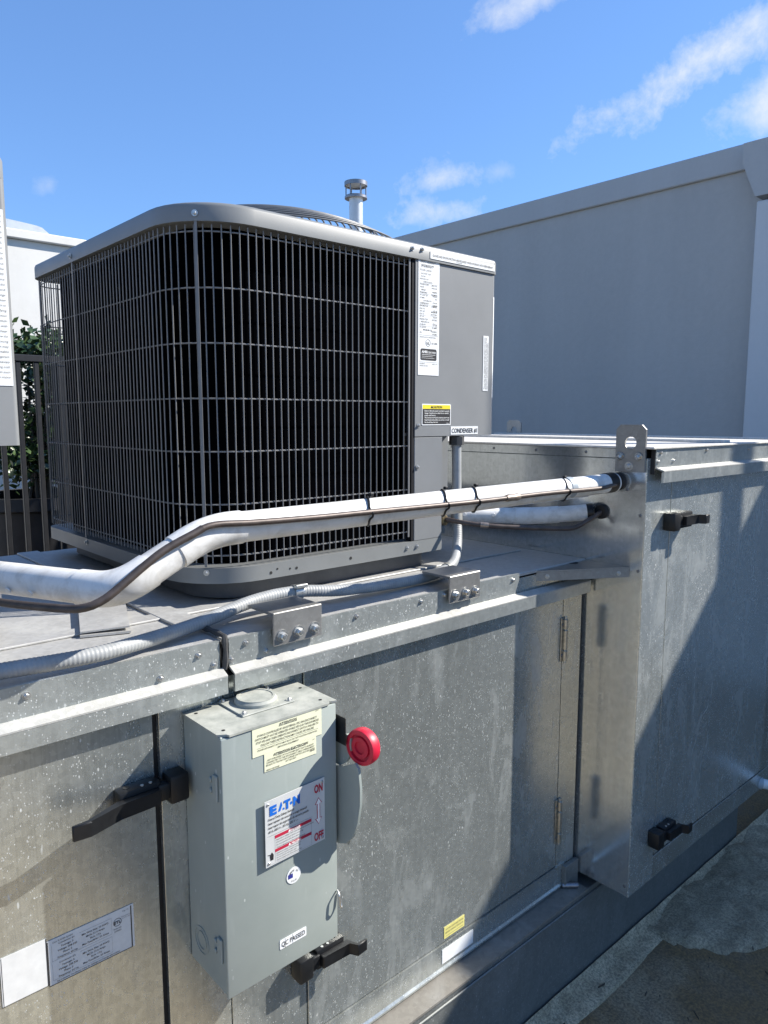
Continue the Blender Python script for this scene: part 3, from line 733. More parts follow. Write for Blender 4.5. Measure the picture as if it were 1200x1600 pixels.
# ================================================================== TALL CABINET
XS, YT, ZTOP, ZBOT = 1.724, .932, -.075, -1.29
tc_ = thing('tall_cabinet', 'tall galvanised air handler section standing right of the low one', 'air handler', (2.2, 1.6, -1.34))
part('body', BOX((XS + .010, YT + .012, ZBOT + .004), (2.67, 2.20, ZTOP - .006), 0), M['rubber'], tc_)
part('side_panel', BOX((XS, YT + .002, ZBOT), (XS + .009, 2.20, -.1025), .001), M['galv_side'], tc_)
part('side_top_band', BOX((XS - .0012, YT + .020, -.1015), (XS + .009, 2.20, ZTOP - .002), .0008), M['galv_side'], tc_)
part('front_frame', BOX((XS + .0005, YT, ZBOT), (1.8530, YT + .011, -.10), .0005), M['galv_right'], tc_)
part('bottom_rail', BOX((1.8555, YT, ZBOT), (2.672, YT + .011, -1.2245), .001), M['galv'], tc_)
part('door', BOX((1.8580, YT + .0008, -1.2195), (2.60, YT + .0115, -.145), .0005), M['galv_right'], tc_)
part('front_frame', BOX((2.603, YT, -1.2215), (2.672, YT + .011, -.145), .0015), M['galv'], tc_)
part('roof_sheet', BOX((XS - .004, YT - .018, ZTOP - .0015), (2.69, 2.215, ZTOP + .004), .001), M['roof_tan'], tc_)
part('roof_seam', BOX((2.18, YT + .01, ZTOP + .0043), (2.22, 2.2, ZTOP + .012), .001), M['roof_tan'], tc_)
part('roof_edge', BOX((2.655, YT + .01, ZTOP + .0043), (2.685, 2.2, ZTOP + .010), .001), M['roof_tan'], tc_)
bm = NB(); y1, y2 = YT - .012, YT - .032
prism(bm, [(1.742, y1, ZTOP - .0018), (1.742, y1, -.1255), (1.742, y1 + .006, -.1255), (1.742, y1 + .006, ZTOP - .0018)], (.94, 0, 0)); part('trim_band', bm, M['galv_trim'], tc_)
bm = NB(); prism(bm, [(1.748, y2, -.1335), (1.748, y2, -.1605), (1.748, y2 + .006, -.162), (1.748, y2 + .006, -.1345)], (.94, 0, 0)); part('drip_edge', bm, M['galv_trim'], tc_)
bm = NB(); prism(bm, [(1.748, y1 - .0005, -.1235), (1.748, y2 - .0004, -.1305), (1.748, y2 - .0004, -.1332), (1.748, y1 + .0055, -.1265)], (.94, 0, 0)); part('trim_step', bm, M['trim_step'], tc_)
part('trim_end', BOX((1.7385, y1 + .001, -.140), (1.7418, YT - .0005, -.078), .0005), M['rubber'], tc_)
for x, z in [(1.765, -.086), (2.02, -.086), (1.753, -.108), (1.832, -.109), (2.30, -.09)]: place('screw', ME_SCREW, tc_, (x, y1, z), (0, random.uniform(0, 6), 0))
for y, z in [(1.428, -.088), (1.273, -.089), (1.110, -.089), (1.60, -.088)]: place('screw', ME_SMALL, tc_, (XS - .0012, y, z), LEFTSIDE)
for y, z in [(.946, -.246), (.945, -.39), (.944, -1.262), (1.66, -.25), (.985, -.182)]: place('screw', ME_SMALL, tc_, (XS, y, z), LEFTSIDE)
# lifting lugs
def lug(x, y0, y1, z0, z1, side, bolts=True):
    n_ = 8; w = y1 - y0; c = Vector((x, (y0 + y1) / 2, z1 - .046)); r = .0160; ch = .012
    # outline and hole sampled at the same angles
    def out_pt(a):
        dx, dz = math.cos(a), math.sin(a); t = 1e9
        for pl_n, pl_d in (((1, 0), y1 - c.y), ((-1, 0), c.y - y0), ((0, 1), z1 - c.z), ((0, -1), c.z - z0), ((.7071, .7071), ((y1 - ch - c.y) + (z1 - c.z)) * .7071), ((-.7071, .7071), ((c.y - y0 - ch) + (z1 - c.z)) * .7071)):
            q = pl_n[0] * dx + pl_n[1] * dz
            if q > 1e-6: t = min(t, pl_d / q)
        return Vector((x, c.y + dx * t, c.z + dz * t))
    angs = sorted([2 * math.pi * k / 32 for k in range(32)] + [math.atan2(z0 - c.z, y1 - c.y) % (2 * math.pi), math.atan2(z0 - c.z, y0 - c.y) % (2 * math.pi),
                   math.atan2(z1 - c.z, y1 - ch - c.y), math.atan2(z1 - ch - c.z, y1 - c.y), math.atan2(z1 - c.z, y0 + ch - c.y), math.atan2(z1 - ch - c.z, y0 - c.y)])
    outer = [out_pt(a) for a in angs]; inner = [Vector((x, c.y + r * 1.0 * math.cos(a), c.z + r * math.sin(a))) for a in angs]
    o = part('lifting_lug', ring_prism(NB(), outer, inner, (-.006 * side, 0, 0)), M['plate'], tc_)
    if bolts:
        for yy, zz in ((y0 + .017, z0 + .039), (y1 - .015, z0 + .039), ((y0 + y1) / 2 + .002, z0 + .014)):
            place('bolt', ME_BOLT, o, (x - .006 * side, yy, zz), (random.uniform(0, 1), 0, R(-90)))
    return o
lug(XS - .0015, .9355, 1.018, -.135, -.0155, 1)
lug(2.69, 2.075, 2.155, -.135, -.008, -1, False)
latch(tc_, 1.856, -.268, 1, YT, .075); latch(tc_, 1.856, -1.155, 1, YT, .075)
# rubber grommets where the lines enter
for y, z, r in ((1.010, -.1615, .023), (1.055, -.2445, .020)):
    o = part('grommet', disc_cyl(NB(), (XS - .0006, y, z), (-1, 0, 0), r, .010, 24, .004), M['rubber'], tc_)

# drain pipe at the far end of the tall cabinet
dp = thing('drain_pipe', 'short white drain pipe end beside the tall cabinet foot', 'pipe', (2.63, .92, ZG))
part('pipe', tube(NB(), [(2.60, .955, -1.268), (2.66, .88, -1.283), (2.78, .73, -1.31)], .017, 16), M['drain'], dp)
part('coupling', tube(NB(), [(2.60, .955, -1.268), (2.618, .9325, -1.2725)], .0215, 16), M['pvc_band'], dp)
part('support', BOX((2.69, .835, ZG), (2.71, .855, -1.305), .002), M['curb'], dp)

# ================================================================== CONDENSERS
CX0, CX1, CY0, CY1 = .662, 1.546, 1.28, 2.175
CZ0, CZB, CZC, CZ1 = -.332, -.300, .372, .408
RC, RS = .145, .05
NX, NY = 1.345, 1.46                                  # notch for the valves
def rrect(x0, x1, y0, y1, rfl, rfr, rbr, rbl, seg=10, notch=None):
    """rounded rectangle, counter clockwise from the front-left corner arc"""
    pts = []
    def arc(cx, cy, r, a):
        for k in range(seg + 1): t = R(a + 90 * k / seg); pts.append((cx + r * math.cos(t), cy + r * math.sin(t)))
    arc(x0 + rfl, y0 + rfl, rfl, 180)
    if notch: pts.extend([(notch[0], y0), (notch[0], notch[1]), (x1, notch[1])])
    else: arc(x1 - rfr, y0 + rfr, rfr, 270)
    arc(x1 - rbr, y1 - rbr, rbr, 0); arc(x0 + rbl, y1 - rbl, rbl, 90); return pts
def grille_path(off, xa, seg=14, back=.30):
    """from the front right end, round the big corner and the back-left corner; off = inset"""
    x0, y0, y1 = CX0 + off, CY0 + off, CY1 - off; r = RC - off; rb = max(.012, RS - off); p = [Vector((xa, y0, 0)), Vector((x0 + r, y0, 0))]
    for k in range(1, seg + 1): t = R(270 - 90 * k / seg); p.append(Vector((x0 + r + r * math.cos(t), y0 + r + r * math.sin(t), 0)))
    p.append(Vector((x0, y1 - rb, 0)))
    for k in range(1, 7): t = R(180 - 90 * k / 6); p.append(Vector((x0 + rb + rb * math.cos(t), y1 - rb + rb * math.sin(t), 0)))
    p.append(Vector((x0 + back, y1, 0))); return p
def along(p, s):
    for a, b in zip(p, p[1:]):
        l = (b - a).length
        if s <= l: return a.lerp(b, s / l), (b - a).normalized()
        s -= l
    return p[-1], (p[-1] - p[-2]).normalized()
def condenser(label, number, full):
    c = thing('condenser_unit', label, 'condenser', ((CX0 + CX1) / 2, (CY0 + CY1) / 2, CZ0), 'condenser units on the low cabinet roof')
    G, P_ = M['grey_paint'], M['cap_paint']
    bp_ = rrect(CX0, CX1, CY0, CY1, RC, .03, .05, RS, notch=(NX, NY))
    base = part('base_pan', prism(NB(), [(x, y, CZ0) for x, y in bp_], (0, 0, CZB - CZ0)), P_, c, 40)
    sk = rrect(CX0 + .05, NX - .02, CY0 + .035, CY1 - .05, RC - .03, .03, .05, RS)
    part('base_skirt', prism(NB(), [(x, y, -.3725) for x, y in sk], (0, 0, CZ0 + .3725 - .0005)), M['skirt'], c, 40)
    for x, r_ in ((.830, .0032), (.895, .003), (.846, .0022), (1.045, .0035), (.878, .0022)):
        part('hole', disc_cyl(NB(), (x, CY0 - .0008, -.3155 + random.uniform(-.005, .005)), (0, 1, 0), r_, .0006, 12), M['rubber'], base)
    # cap: band with softly rounded upper edge
    bm = NB(); lay = [(0, CZC), (0, CZ1 - .008), (.0025, CZ1 - .0025), (.008, CZ1), (.06, CZ1 + .004)]; rings = []
    for ins, z in lay: rings.append([bm.verts.new((x, y, z)) for x, y in rrect(CX0 - .004 + ins, CX1 + .003 - ins, CY0 - .004 + ins, CY1 + .004 - ins, RC + .004 - ins * .9, .024 - min(.02, ins), .054 - min(.04, ins), .054 - min(.04, ins))])
    for a, b in zip(rings, rings[1:]):
        n = len(a)
        for k in range(n): bm.faces.new((a[k], a[(k + 1) % n], b[(k + 1) % n], b[k]))
    bm.faces.new(rings[-1]); bm.faces.new(rings[0][::-1]); cap = part('cap', bm, P_, c, 50)
    # fan guard dome of concentric wires
    cx, cy = (CX0 + CX1) / 2 + .03, (CY0 + CY1) / 2 + .01
    prof = lambda r: .534 - .085 * (r / .36) ** 2.2
    bm = NB(); nring = 16
    for k in range(nring):
        r = .08 + (.36 - .08) * k / (nring - 1)
        tube(bm, [(cx + r * math.cos(2 * math.pi * q / 64), cy + r * math.sin(2 * math.pi * q / 64), prof(r)) for q in range(64)], .0022, 6, closed=True)
    fg = part('fan_guard', bm, M['guard'], c, 60)
    for q in range(8):
        a = q * math.pi / 4 + .2
        part('guard_spoke', tube(NB(), [(cx + r * math.cos(a), cy + r * math.sin(a), prof(r) - .004) for r in (.04, .12, .2, .28, .34, .362)] + [(cx + .375 * math.cos(a), cy + .375 * math.sin(a), CZ1 + .004)], .003, 6), M['guard'], fg)
    part('guard_plate', disc_cyl(NB(), (cx, cy, .530), (0, 0, 1), .075, .008, 28, .003), M['guard'], fg)
    bm = NB(); ring_prism(bm, circle_pts((cx, cy, CZ1 + .0045), UX, (0, 1, 0), .39, 48), circle_pts((cx, cy, CZ1 + .0045), UX, (0, 1, 0), .365, 48), (0, 0, .016)); part('fan_orifice', bm, P_, c, 50)
    # coil and the dark inside
    bm = NB(); p = grille_path(.045, 1.25); p = p[:16]; p.append(Vector((CX0 + .045, 2.085, 0)))
    vv = [[bm.verts.new((q.x, q.y, z)) for q in p] for z in (CZB + .0015, CZC - .001)]
    for k in range(len(p) - 1): bm.faces.new((vv[0][k], vv[0][k + 1], vv[1][k + 1], vv[1][k]))
    r2 = grille_path(.075, 1.25)[:16]; r2.append(Vector((CX0 + .075, 2.085, 0)))
    ww = [[bm.verts.new((q.x, q.y, z)) for q in r2] for z in (CZB + .0015, CZC - .001)]
    for k in range(len(r2) - 1): bm.faces.new((ww[0][k + 1], ww[0][k], ww[1][k], ww[1][k + 1]))
    bm.faces.new((vv[0][-1], ww[0][-1], ww[1][-1], vv[1][-1]))
    part('coil', bm, M['coil'], c, 60)
    part('coil_back', BOX((CX0 + .16, CY1 - .075, CZB + .0015), (CX1 - .02, CY1 - .05, CZC - .001)), M['coil'], c)
    # service panel: upper wide panel, lower narrow panel, return into the notch
    rk = .02 if number == 1 else .008
    up = [(1.2475, CY0 + .012), (1.2475, CY0), (CX1 - rk, CY0)] + [(CX1 - rk + rk * math.cos(R(-90 + 15 * k)), CY0 + rk + rk * math.sin(R(-90 + 15 * k))) for k in range(1, 7)] + [(CX1, CY1 - .05), (CX1 - .012, CY1 - .05), (CX1 - .012, CY0 + .04), (CX1 - .028, CY0 + .012)]
    sp = part('service_panel', prism(NB(), [(x, y, -.0435) for x, y in up], (0, 0, CZC - .001 + .0435)), G, c, 30)
    part('panel_underside', BOX((1.25, CY0 + .0125, -.0425), (CX1 - .0125, CY1 - .1, -.036), 0), G, c)
    part('lower_panel', BOX((1.2475, CY0 + .001, CZB + .0005), (NX, CY0 + .012, -.0455), .001), G, c)
    part('notch_side', BOX((NX - .012, CY0 + .0125, CZB + .0005), (NX - .001, NY, -.0455), .001), G, c)
    part('notch_back', BOX((NX - .0005, NY - .012, CZB + .0005), (CX1 - .002, NY, -.0455), .001), G, c)
    part('right_panel', BOX((CX1 - .0105, NY + .001, CZB + .0005), (CX1 - .0005, CY1 - .051, -.0455), .001), G, c)
    part('back_panel', BOX((.96, CY1 - .012, CZB + .0005), (CX1 - .051, CY1 - .001, CZC - .001), .001), G, c)
    part('dark_edge', BOX((1.238, CY0 + .002, CZB + .0005), (1.2465, CY0 + .02, CZC - .001), 0), M['dark_in'], c)
    # wire grille
    path = grille_path(.008, 1.232); total = sum((b - a).length for a, b in zip(path, path[1:]))
    zs = (.356, .251, .146, .039, -.066, -.172, -.276)
    if full:
        hor = [part('horizontal_wire', tube(NB(), [(q.x, q.y, z) for q in path], .0016, 6), M['wire'], c) for z in zs]
        gr = part('grille_strap', BOX((1.2275, CY0 + .0015, -.288), (1.2325, CY0 + .0045, .385), .0005), M['wire'], c)
        bm = NB(); tube(bm, [(0, 0, -.291), (0, 0, -.06), (0, 0, .16), (0, 0, .368)], .00135, 6); wm = finish(bm); wm.materials.append(M['wire']); wm.name = 'vertical_wire'
        path2 = grille_path(.0046, 1.232); s = .0175
        tot2 = sum((b - a).length for a, b in zip(path2, path2[1:]))
        while s < tot2:
            q, t = along(path2, s + random.uniform(-.0006, .0006)); o = place('vertical_wire', wm, c, (q.x, q.y, 0)); s += .01745
            o.rotation_euler = (random.uniform(-.0012, .0012), random.uniform(-.0012, .0012), 0)
    else:
        bm = NB()
        for z in zs: tube(bm, [(q.x, q.y, z) for q in path], .0019, 5)
        s = .0175
        while s < total: q, t = along(path, s); tube(bm, [(q.x, q.y, -.291), (q.x, q.y, .368)], .0016, 5); s += .0175
        part('wire_grille', bm, M['wire'], c)
    # straps with screws at the corner and on the left side
    k45 = RC * (1 - math.cos(R(45)))
    for (x, y, rz) in ((CX0 + k45, CY0 + k45, R(-45)), (CX0, 1.86, R(-90))):
        nrm = Vector((math.sin(rz), -math.cos(rz), 0)); t = Vector((math.cos(rz), math.sin(rz), 0)); b0 = Vector((x, y, 0)) + nrm * .0006
        if full:
            bm = NB(); prism(bm, [b0 - t * .0026 + UZ * -.297, b0 + t * .0026 + UZ * -.297, b0 + t * .0026 + UZ * .384, b0 - t * .0026 + UZ * .384], nrm * .002); part('grille_strap', bm, M['wire'], c)
        place('screw', ME_SCREW, c, b0 + nrm * .0042 + UZ * .386, (0, 0, rz)); place('screw', ME_SCREW, c, b0 + nrm * .0002 + UZ * -.309, (0, 0, rz))
    for x, z in ((1.233, .393), (1.265, .395)): place('screw', ME_SCREW, c, (x, CY0 - .004, z), (0, .4, 0))
    for x, z in ((1.2585, -.017), (1.2565, -.118), (1.223, -.314), (1.256, -.3135)): place('screw', ME_SCREW, c, (x, CY0 - (.0 if z > -.2 else .0), z), (0, .9, 0))
    # service valves in the notch
    v = part('service_valve', disc_cyl(NB(), (1.352, 1.385, -.268), (1, 0, 0), .021, .04, 16, .004), M['brass'], c)
    part('valve_stem', disc_cyl(NB(), (1.372, 1.385, -.268), (0, -1, .1), .011, .075, 12, .002), M['brass'], v)
    part('valve_cap', disc_cyl(NB(), (1.372, 1.31, -.262), (0, -1, .1), .014, .02, 6, .002), M['brass'], v)
    part('service_valve', disc_cyl(NB(), (1.352, 1.345, -.212), (1, 0, 0), .014, .05, 14, .003), M['brass'], c)
    # printed strip on the cap
    yF = CY0 - .0046
    sticker(c, 'cap_label', (1.291, yF, .378), UX, UZ, .237, .0165, M['paper'], [('t', 'GLOVES AND EYE PROTECTION ARE REQUIRED WHEN WORKING WITH REFRIGERANT', .1185, .0055, .0075, 'ink_grey', 'c', .012, .222), ('b', .09, .002, .112, .003, 'ink_grey')])
    y = CY0 - .0004
    if number == 1:
        # data plate
        w, h = .0715, .270; rr = random.Random(5)
        it = [('t', 'SERIAL 1423E05277', .006, .2625, .0062, 'ink_grey', 'l', 0), ('t', '3923E05277', .009, .253, .0085, 'ink', 'l', .01), ('t', 'MODEL 24ACB', .005, .244, .006, 'ink_grey', 'l')]
        yy = .236
        words = ['FACTORY CHARGED', 'R-410A', 'INDOOR TXV', 'SUBCOOLING', 'POWER SUPPLY', 'VOLTS', '208/230', 'PERMISSIBLE VOLTAGE', 'AT UNIT 253 MAX', '197 MIN', 'SUITABLE FOR OUTDOOR USE', 'COMPRESSOR', 'FAN MOTOR', 'RLA 17.6', 'LRA 123', 'FLA 1.2', 'HP 1/4', 'DESIGN TEST', 'PRESSURE GAGE', 'HI 450 PSI', 'LO 250 PSI', 'MINIMUM CIRCUIT AMPS', '23.2', 'MAX FUSE', 'OR CKT-BKR', '35 AMPS']
        k = 0
        while yy > .098:
            a = words[k % len(words)]; b_ = words[(k * 5 + 3) % len(words)]
            it.append(('t', a[:11], .005 + rr.choice([0, 0, .004, .012]), yy, .0048, 'ink', 'l', .005))
            if yy < .215: it.append(('t', b_[:7], .064, yy - rr.choice([0, .003]), .0048, 'ink', 'r', .005))
            yy -= .0062; k += 1
            if k % 4 == 0: it.append(('b', .004, yy + .004, .066, yy + .0043, 'ink_grey'))
        it += [('b', .004, .0945, .0675, .0950, 'ink'), ('t', 'SEE INSTALLATION INSTRUCTIONS', .005, .089, .0042, 'ink', 'l', 0, .055),
               ('o', .0335, .077, .0085, .0010, 'ink'), ('t', 'UL', .0335, .0735, .0085, 'ink', 'c', .02), ('t', 'SA 1876', .046, .0745, .0058, 'ink', 'l', .01),
               ('p', [(.008, .0375), (.0115, .0355), (.0605, .0355), (.0635, .038), (.0635, .060), (.0605, .063), (.0115, .063), (.008, .060)], 'ink'),
               ('t', 'AHRI', .012, .0525, .0085, 'ink_white', 'l', .03), ('t', 'CERTIFIED', .033, .0525, .006, 'ink_white', 'l', .01), ('b', .012, .0485, .059, .0493, 'ink_white', 2), ('b', .012, .0445, .050, .0452, 'ink_white', 2), ('b', .012, .0405, .056, .0411, 'ink_white', 2),
               ('b', .004, .031, .0675, .0315, 'ink'), ('t', 'PATENTS', .006, .026, .0045, 'ink', 'l'), ('t', 'MADE IN USA', .006, .021, .0045, 'ink', 'l'), ('t', '346951-101', .066, .026, .004, 'ink', 'r')]
        sticker(c, 'data_plate', (1.2555, y, .104), UX, UZ, w, h - .002, M['paper'], it)
        # caution sticker
        it = [('b', .0025, .0025, .1005, .0395, 'ink'), ('b', .0025, .0398, .1005, .0495, 'ink_yellow'), ('t', 'CAUTION', .054, .0418, .0075, 'ink', 'c', .02), ('p', [(.030, .0415), (.0385, .0415), (.03425, .0483)], 'ink', 1)]
        for k, s in enumerate(['Failure to follow this caution may result in property', 'damage. Using this unit on other than its intended', 'purpose voids warranty.', 'This unit must be serviced by trained personnel only.', 'Read all instructions before you service or install', 'the unit and keep them near.']):
            it.append(('t', s, .009, .0335 - .0055 * k, .0048, 'ink_white', 'l', .012, min(.088, .0017 * len(s))))
        it.append(('t', '342845-101', .0985, .0035, .003, 'ink_white', 'r'))
        sticker(c, 'caution_sticker', (1.2695, y, -.0165), UX, UZ, .1030, .052, M['paper'], it, corner=.003)
        sticker(c, 'name_sticker', (1.373, y, -.0405), UX, UZ, .1035, .0205, M['paper'], [('t', 'CONDENSER #1', .0518, .0043, .0165, 'ink', 'c', .014, .097)])
        # upright sticker near the right edge, text turned a quarter
        sticker(c, 'upright_sticker', (1.514, y, .072), UZ, -UX, .141, .021, M['paper'], [('t', 'This product uses refrigerant under high pressure and must be', .004, .0135, .0062, 'ink_grey', 'l', .008, .133), ('t', 'serviced only by qualified personnel. Service valves must be fully', .004, .008, .0062, 'ink_grey', 'l', .008, .133), ('t', 'open before operating the unit with the panel in place.', .004, .0025, .0062, 'ink_grey', 'l', .008, .12)])
        bm = NB(); a = [(CX1 - .02 + .0206 * math.cos(R(t)), CY0 + .02 + .0206 * math.sin(R(t))) for t in range(-76, 1, 8)] + [(CX1 + .0006, CY0 + .12)]
        for (x0, y0), (x1, y1) in zip(a, a[1:]):
            f = [bm.verts.new(q) for q in ((x0, y0, .055), (x1, y1, .055), (x1, y1, .315), (x0, y0, .315))]; bm.faces.new(f)
        bmesh.ops.remove_doubles(bm, verts=bm.verts, dist=1e-5); part('side_label', bm, M['paper'], c, 60)
    else:
        w, h = .20, .272; it = []; rr = random.Random(8)
        src = 'WARNING ELECTRICAL SHOCK HAZARD failure to follow this warning could result in personal injury or death before installing modifying or servicing system main electrical disconnect switch must be in the off position there may be more than one disconnect switch lock out and tag switch with suitable warning label do not operate without service panel charge only with the refrigerant named on the data plate keep the coil clean and clear of leaves and other debris'.split()
        yy = h - .012; k = 0
        while yy > .008:
            line = ' '.join(src[(k + j) % len(src)] for j in range(13)); k += 13
            it.append(('t', line, .1965, yy, .0050, 'ink_grey', 'r', .0, .190 - rr.uniform(0, .02))); yy -= .0080
        sticker(c, 'instruction_label', (CX1 - .006 - .200, y, .052), UX, UZ, w, h, M['paper'], it, label='white instruction sheet full of small black print')
    return c
c1 = condenser('large grey condenser with black coil behind wire grille, marked CONDENSER #1', 1, True)
c2 = condenser('grey condenser cut off by the left picture edge, white instruction sheet on it', 2, False)
c2.location = Vector(c2.location) + Vector((-1.184, .012, 0))
for i, x in enumerate((.80, 1.22)):
    pass

# ================================================================== LINE SETS
def lineset(label, root, segs):
    return thing('line_set', label, 'pipe', root)
ls1 = thing('line_set', 'long white jacketed pipe with brown copper line strapped on, passing before the condenser', 'pipe', (.9, 1.02, -.2))
rp = .0250
main = fillet([(1.706, 1.014, -.1640), (1.62, 1.022, -.1665), (.549, 1.022, -.1730), (.403, 1.022, -.2460), (.272, 1.30, -.2450), (.222, 1.39, -.262)], .042, 10)
def resample(pts, step):
    L = [0]
    for a, b in zip(pts, pts[1:]): L.append(L[-1] + (b - a).length)
    m = max(2, int(L[-1] / step)); out = []; j = 0
    for k in range(m + 1):
        s = L[-1] * k / m
        while j < len(L) - 2 and L[j + 1] < s: j += 1
        out.append(pts[j].lerp(pts[j + 1], (s - L[j]) / max(1e-9, L[j + 1] - L[j])))
    return out
mp = resample(main, .004)
def cut(x_hi, x_lo): return [q for q in mp if x_lo <= q.x <= x_hi]
def sec(name, x_hi, x_lo, r, mat='pvc'):
    ps = cut(x_hi, x_lo); return part(name, tube(NB(), ps, r, 28), M[mat], ls1, 40)
sec('jacket', 1.72, .598, rp)
sec('elbow', .606, .493, rp + .0018); sec('jacket', .498, .445, rp); sec('elbow', .452, .374, rp + .0018); sec('jacket', .378, .1, rp)
ring = lambda q0, q1, r, nm, m: part(nm, tube(NB(), [q0, q1], r, 28), M[m], ls1, 40)
for x0, x1 in ((1.498, 1.520),): ring(Vector((x0, 1.022, -.166)), Vector((x1, 1.022, -.166)), rp + .0010, 'tape_band', 'pvc_band')
ring(Vector((1.668, 1.0185, -.1648)), Vector((1.700, 1.0155, -.1637)), rp + .0012, 'tape_band', 'black')
bm = NB(); box(bm, (.66, 1.022 - .004, -.168 - rp - .0009), (1.60, 1.022 + .006, -.168 - rp + .001)); 
part('jacket_seam', bm, M['pvc'], ls1)
# copper line on the viewer's side of the jacket
cl = smooth_path([(1.718, 1.000, -.1665), (1.66, .9935, -.1685), (1.60, .9925, -.1715), (1.376, .992, -.169), (1.156, .992, -.170), (.863, .992, -.167), (.743, .992, -.166), (.617, .992, -.163), (.542, .992, -.160), (.507, .992, -.171), (.465, .992, -.188), (.433, .992, -.207), (.395, .992, -.233), (.372, .993, -.2475), (.349, 1.000, -.256), (.329, 1.035, -.2605), (.278, 1.14, -.263), (.235, 1.27, -.262), (.212, 1.355, -.222)], .01)
part('copper_line', tube(NB(), [q for q in cl if q.x > .52], .0052, 12), M['copper'], ls1, 50)
part('line_sleeve', tube(NB(), [q for q in cl if q.x <= .53], .0060, 12), M['copper_dark'], ls1, 50)
part('solder_joint', tube(NB(), [(1.240, .992, -.1695), (1.247, .992, -.1695), (1.262, .992, -.1695), (1.278, .992, -.1695), (1.285, .992, -.1695)], [.0066, .0082, .0074, .0082, .0066], 12), M['solder'], ls1)
def tie(x, lean=.018):
    """strap round jacket and copper line"""
    c = Vector((x, 1.022, -.1695)); pts = []
    for k in range(30):
        a = 2 * math.pi * k / 30; dy, dz = math.cos(a), math.sin(a)
        r = rp + .0018
        # bulge over the copper line at dy=-1
        pp = Vector((0, dy * r, dz * r))
        if dy < -.35: pp.y = -max(-pp.y, (rp + .0155) * (1 - abs(dz + .08) * 1.05) if abs(dz) < .9 else 0)
        pts.append(c + pp + Vector((lean * dy, 0, 0)))
    bm = NB()
    tube(bm, pts, .0021, 6, closed=True)
    o = part('zip_tie', bm, M['black'], ls1); part('tie_head', BOX((x - .004 + lean * .5, 1.022 - .004, -.168 + rp), (x + .004 + lean * .5, 1.022 + .004, -.168 + rp + .006), .001), M['black'], o)
for x in (.875, 1.075, 1.168, 1.49): tie(x)
def tack(parent, p, n, r=.0055): part('tack', disc_cyl(NB(), p, n, r, .0016, 16, .0006), M['pvc'], parent)
for x, a in ((.72, -35), (1.02, -50), (1.36, -40)):
    d = Vector((0, -math.cos(R(a)), math.sin(R(a)))); tack(ls1, Vector((x, 1.022, -.1685)) + d * (rp - .0004), d)
for t, a in ((.15, -25), (.55, -28)):
    p0 = Vector((.345, 1.125, -.2445)).lerp(Vector((.300, 1.24, -.2445)), t); ax = Vector((.275 - .372, 1.30 - 1.055, 0)).normalized(); s_ = Vector((-ax.y, ax.x, 0)) 
    if s_.y > 0: s_ = -s_
    d = (Vector((.9, -.42, 0)) * math.cos(R(a)) + UZ * math.sin(R(a))).normalized(); d = (Vector((-.93, -.37, 0)) * math.cos(R(a)) + UZ * math.sin(R(a)))
    tack(ls1, p0 + d * (rp - .0006), d)
d = Vector((-.15, -.8, -.55)).normalized(); tack(ls1, Vector((.455, 1.026, -.2165)) + d * (rp - .0003), d, .0065)

ls2 = thing('line_set', 'shorter white jacketed pipe bending behind the long one into the tall cabinet', 'pipe', (1.5, 1.2, -.25))
r2 = .0215
q2 = resample(fillet([(1.40, 1.335, -.250), (1.60, 1.212, -.262), (1.655, 1.135, -.2545), (1.706, 1.072, -.2455)], .05, 8), .008)
part('jacket', tube(NB(), [q for q in q2 if q.x < 1.575], r2, 24), M['pvc'], ls2, 40)
part('elbow', tube(NB(), [q for q in q2 if 1.565 <= q.x <= 1.655], r2 + .0015, 24), M['pvc'], ls2, 40)
part('jacket', tube(NB(), [q for q in q2 if 1.645 < q.x], r2, 24), M['pvc'], ls2, 40)
part('tape_band', tube(NB(), [q2[-3], q2[-1]], r2 + .001, 24), M['black'], ls2, 40)
c2l = smooth_path([(1.372, 1.29, -.258), (1.40, 1.225, -.266), (1.47, 1.165, -.274), (1.60, 1.092, -.283), (1.635, 1.078, -.281), (1.66, 1.067, -.270), (1.718, 1.054, -.2455)], .01)
part('copper_line', tube(NB(), c2l, .0062, 12), M['copper'], ls2, 50)
part('solder_joint', tube(NB(), [c2l[9], c2l[10], c2l[11]], .0078, 12), M['solder'], ls2)
for t in (.25, .6, .9):
    q = q2[int(len(q2) * .55 * t)]; d = Vector((-.45, -.80, .1)).normalized(); tack(ls2, q + d * (r2 - .0005), d)

# ================================================================== CONDUIT
cd = thing('flexible_conduit', 'grey ribbed flexible conduit running along the roof edge up to the condenser', 'conduit', (.9, 1.17, -.37))
cp = smooth_path([(.05, 1.15, -.356), (.18, 1.125, -.356), (.266, 1.112, -.356), (.376, 1.097, -.356), (.450, 1.108, -.3565), (.587, 1.158, -.3605), (.73, 1.188, -.346), (.832, 1.190, -.3445), (.943, 1.172, -.355), (1.128, 1.170, -.3625), (1.235, 1.183, -.361), (1.315, 1.213, -.353), (1.372, 1.252, -.325), (1.398, 1.275, -.285), (1.408, 1.288, -.25)], .0016)
part('tube', tube(NB(), cp, lambda i, n: .0122 + (.00022 if (i % 4) < 2 else -.00022), 14, True), M['conduit'], cd, 60)
part('tube_upper', tube(NB(), [(1.408, 1.288, -.252), (1.4135, 1.293, -.20), (1.415, 1.296, -.12), (1.416, 1.298, -.065)], .0122, 16), M['conduit'], cd, 40)
part('coupling', tube(NB(), [(1.4035, 1.2825, -.272), (1.4095, 1.2895, -.238)], .0152, 16), M['conduit_joint'], cd, 40)
part('connector', disc_cyl(NB(), (1.416, 1.298, -.068), (0, 0, 1), .0195, .0245, 8, .003), M['caulk'], cd, 30)
i0 = min(range(len(cp)), key=lambda i: abs(cp[i].x - .832))
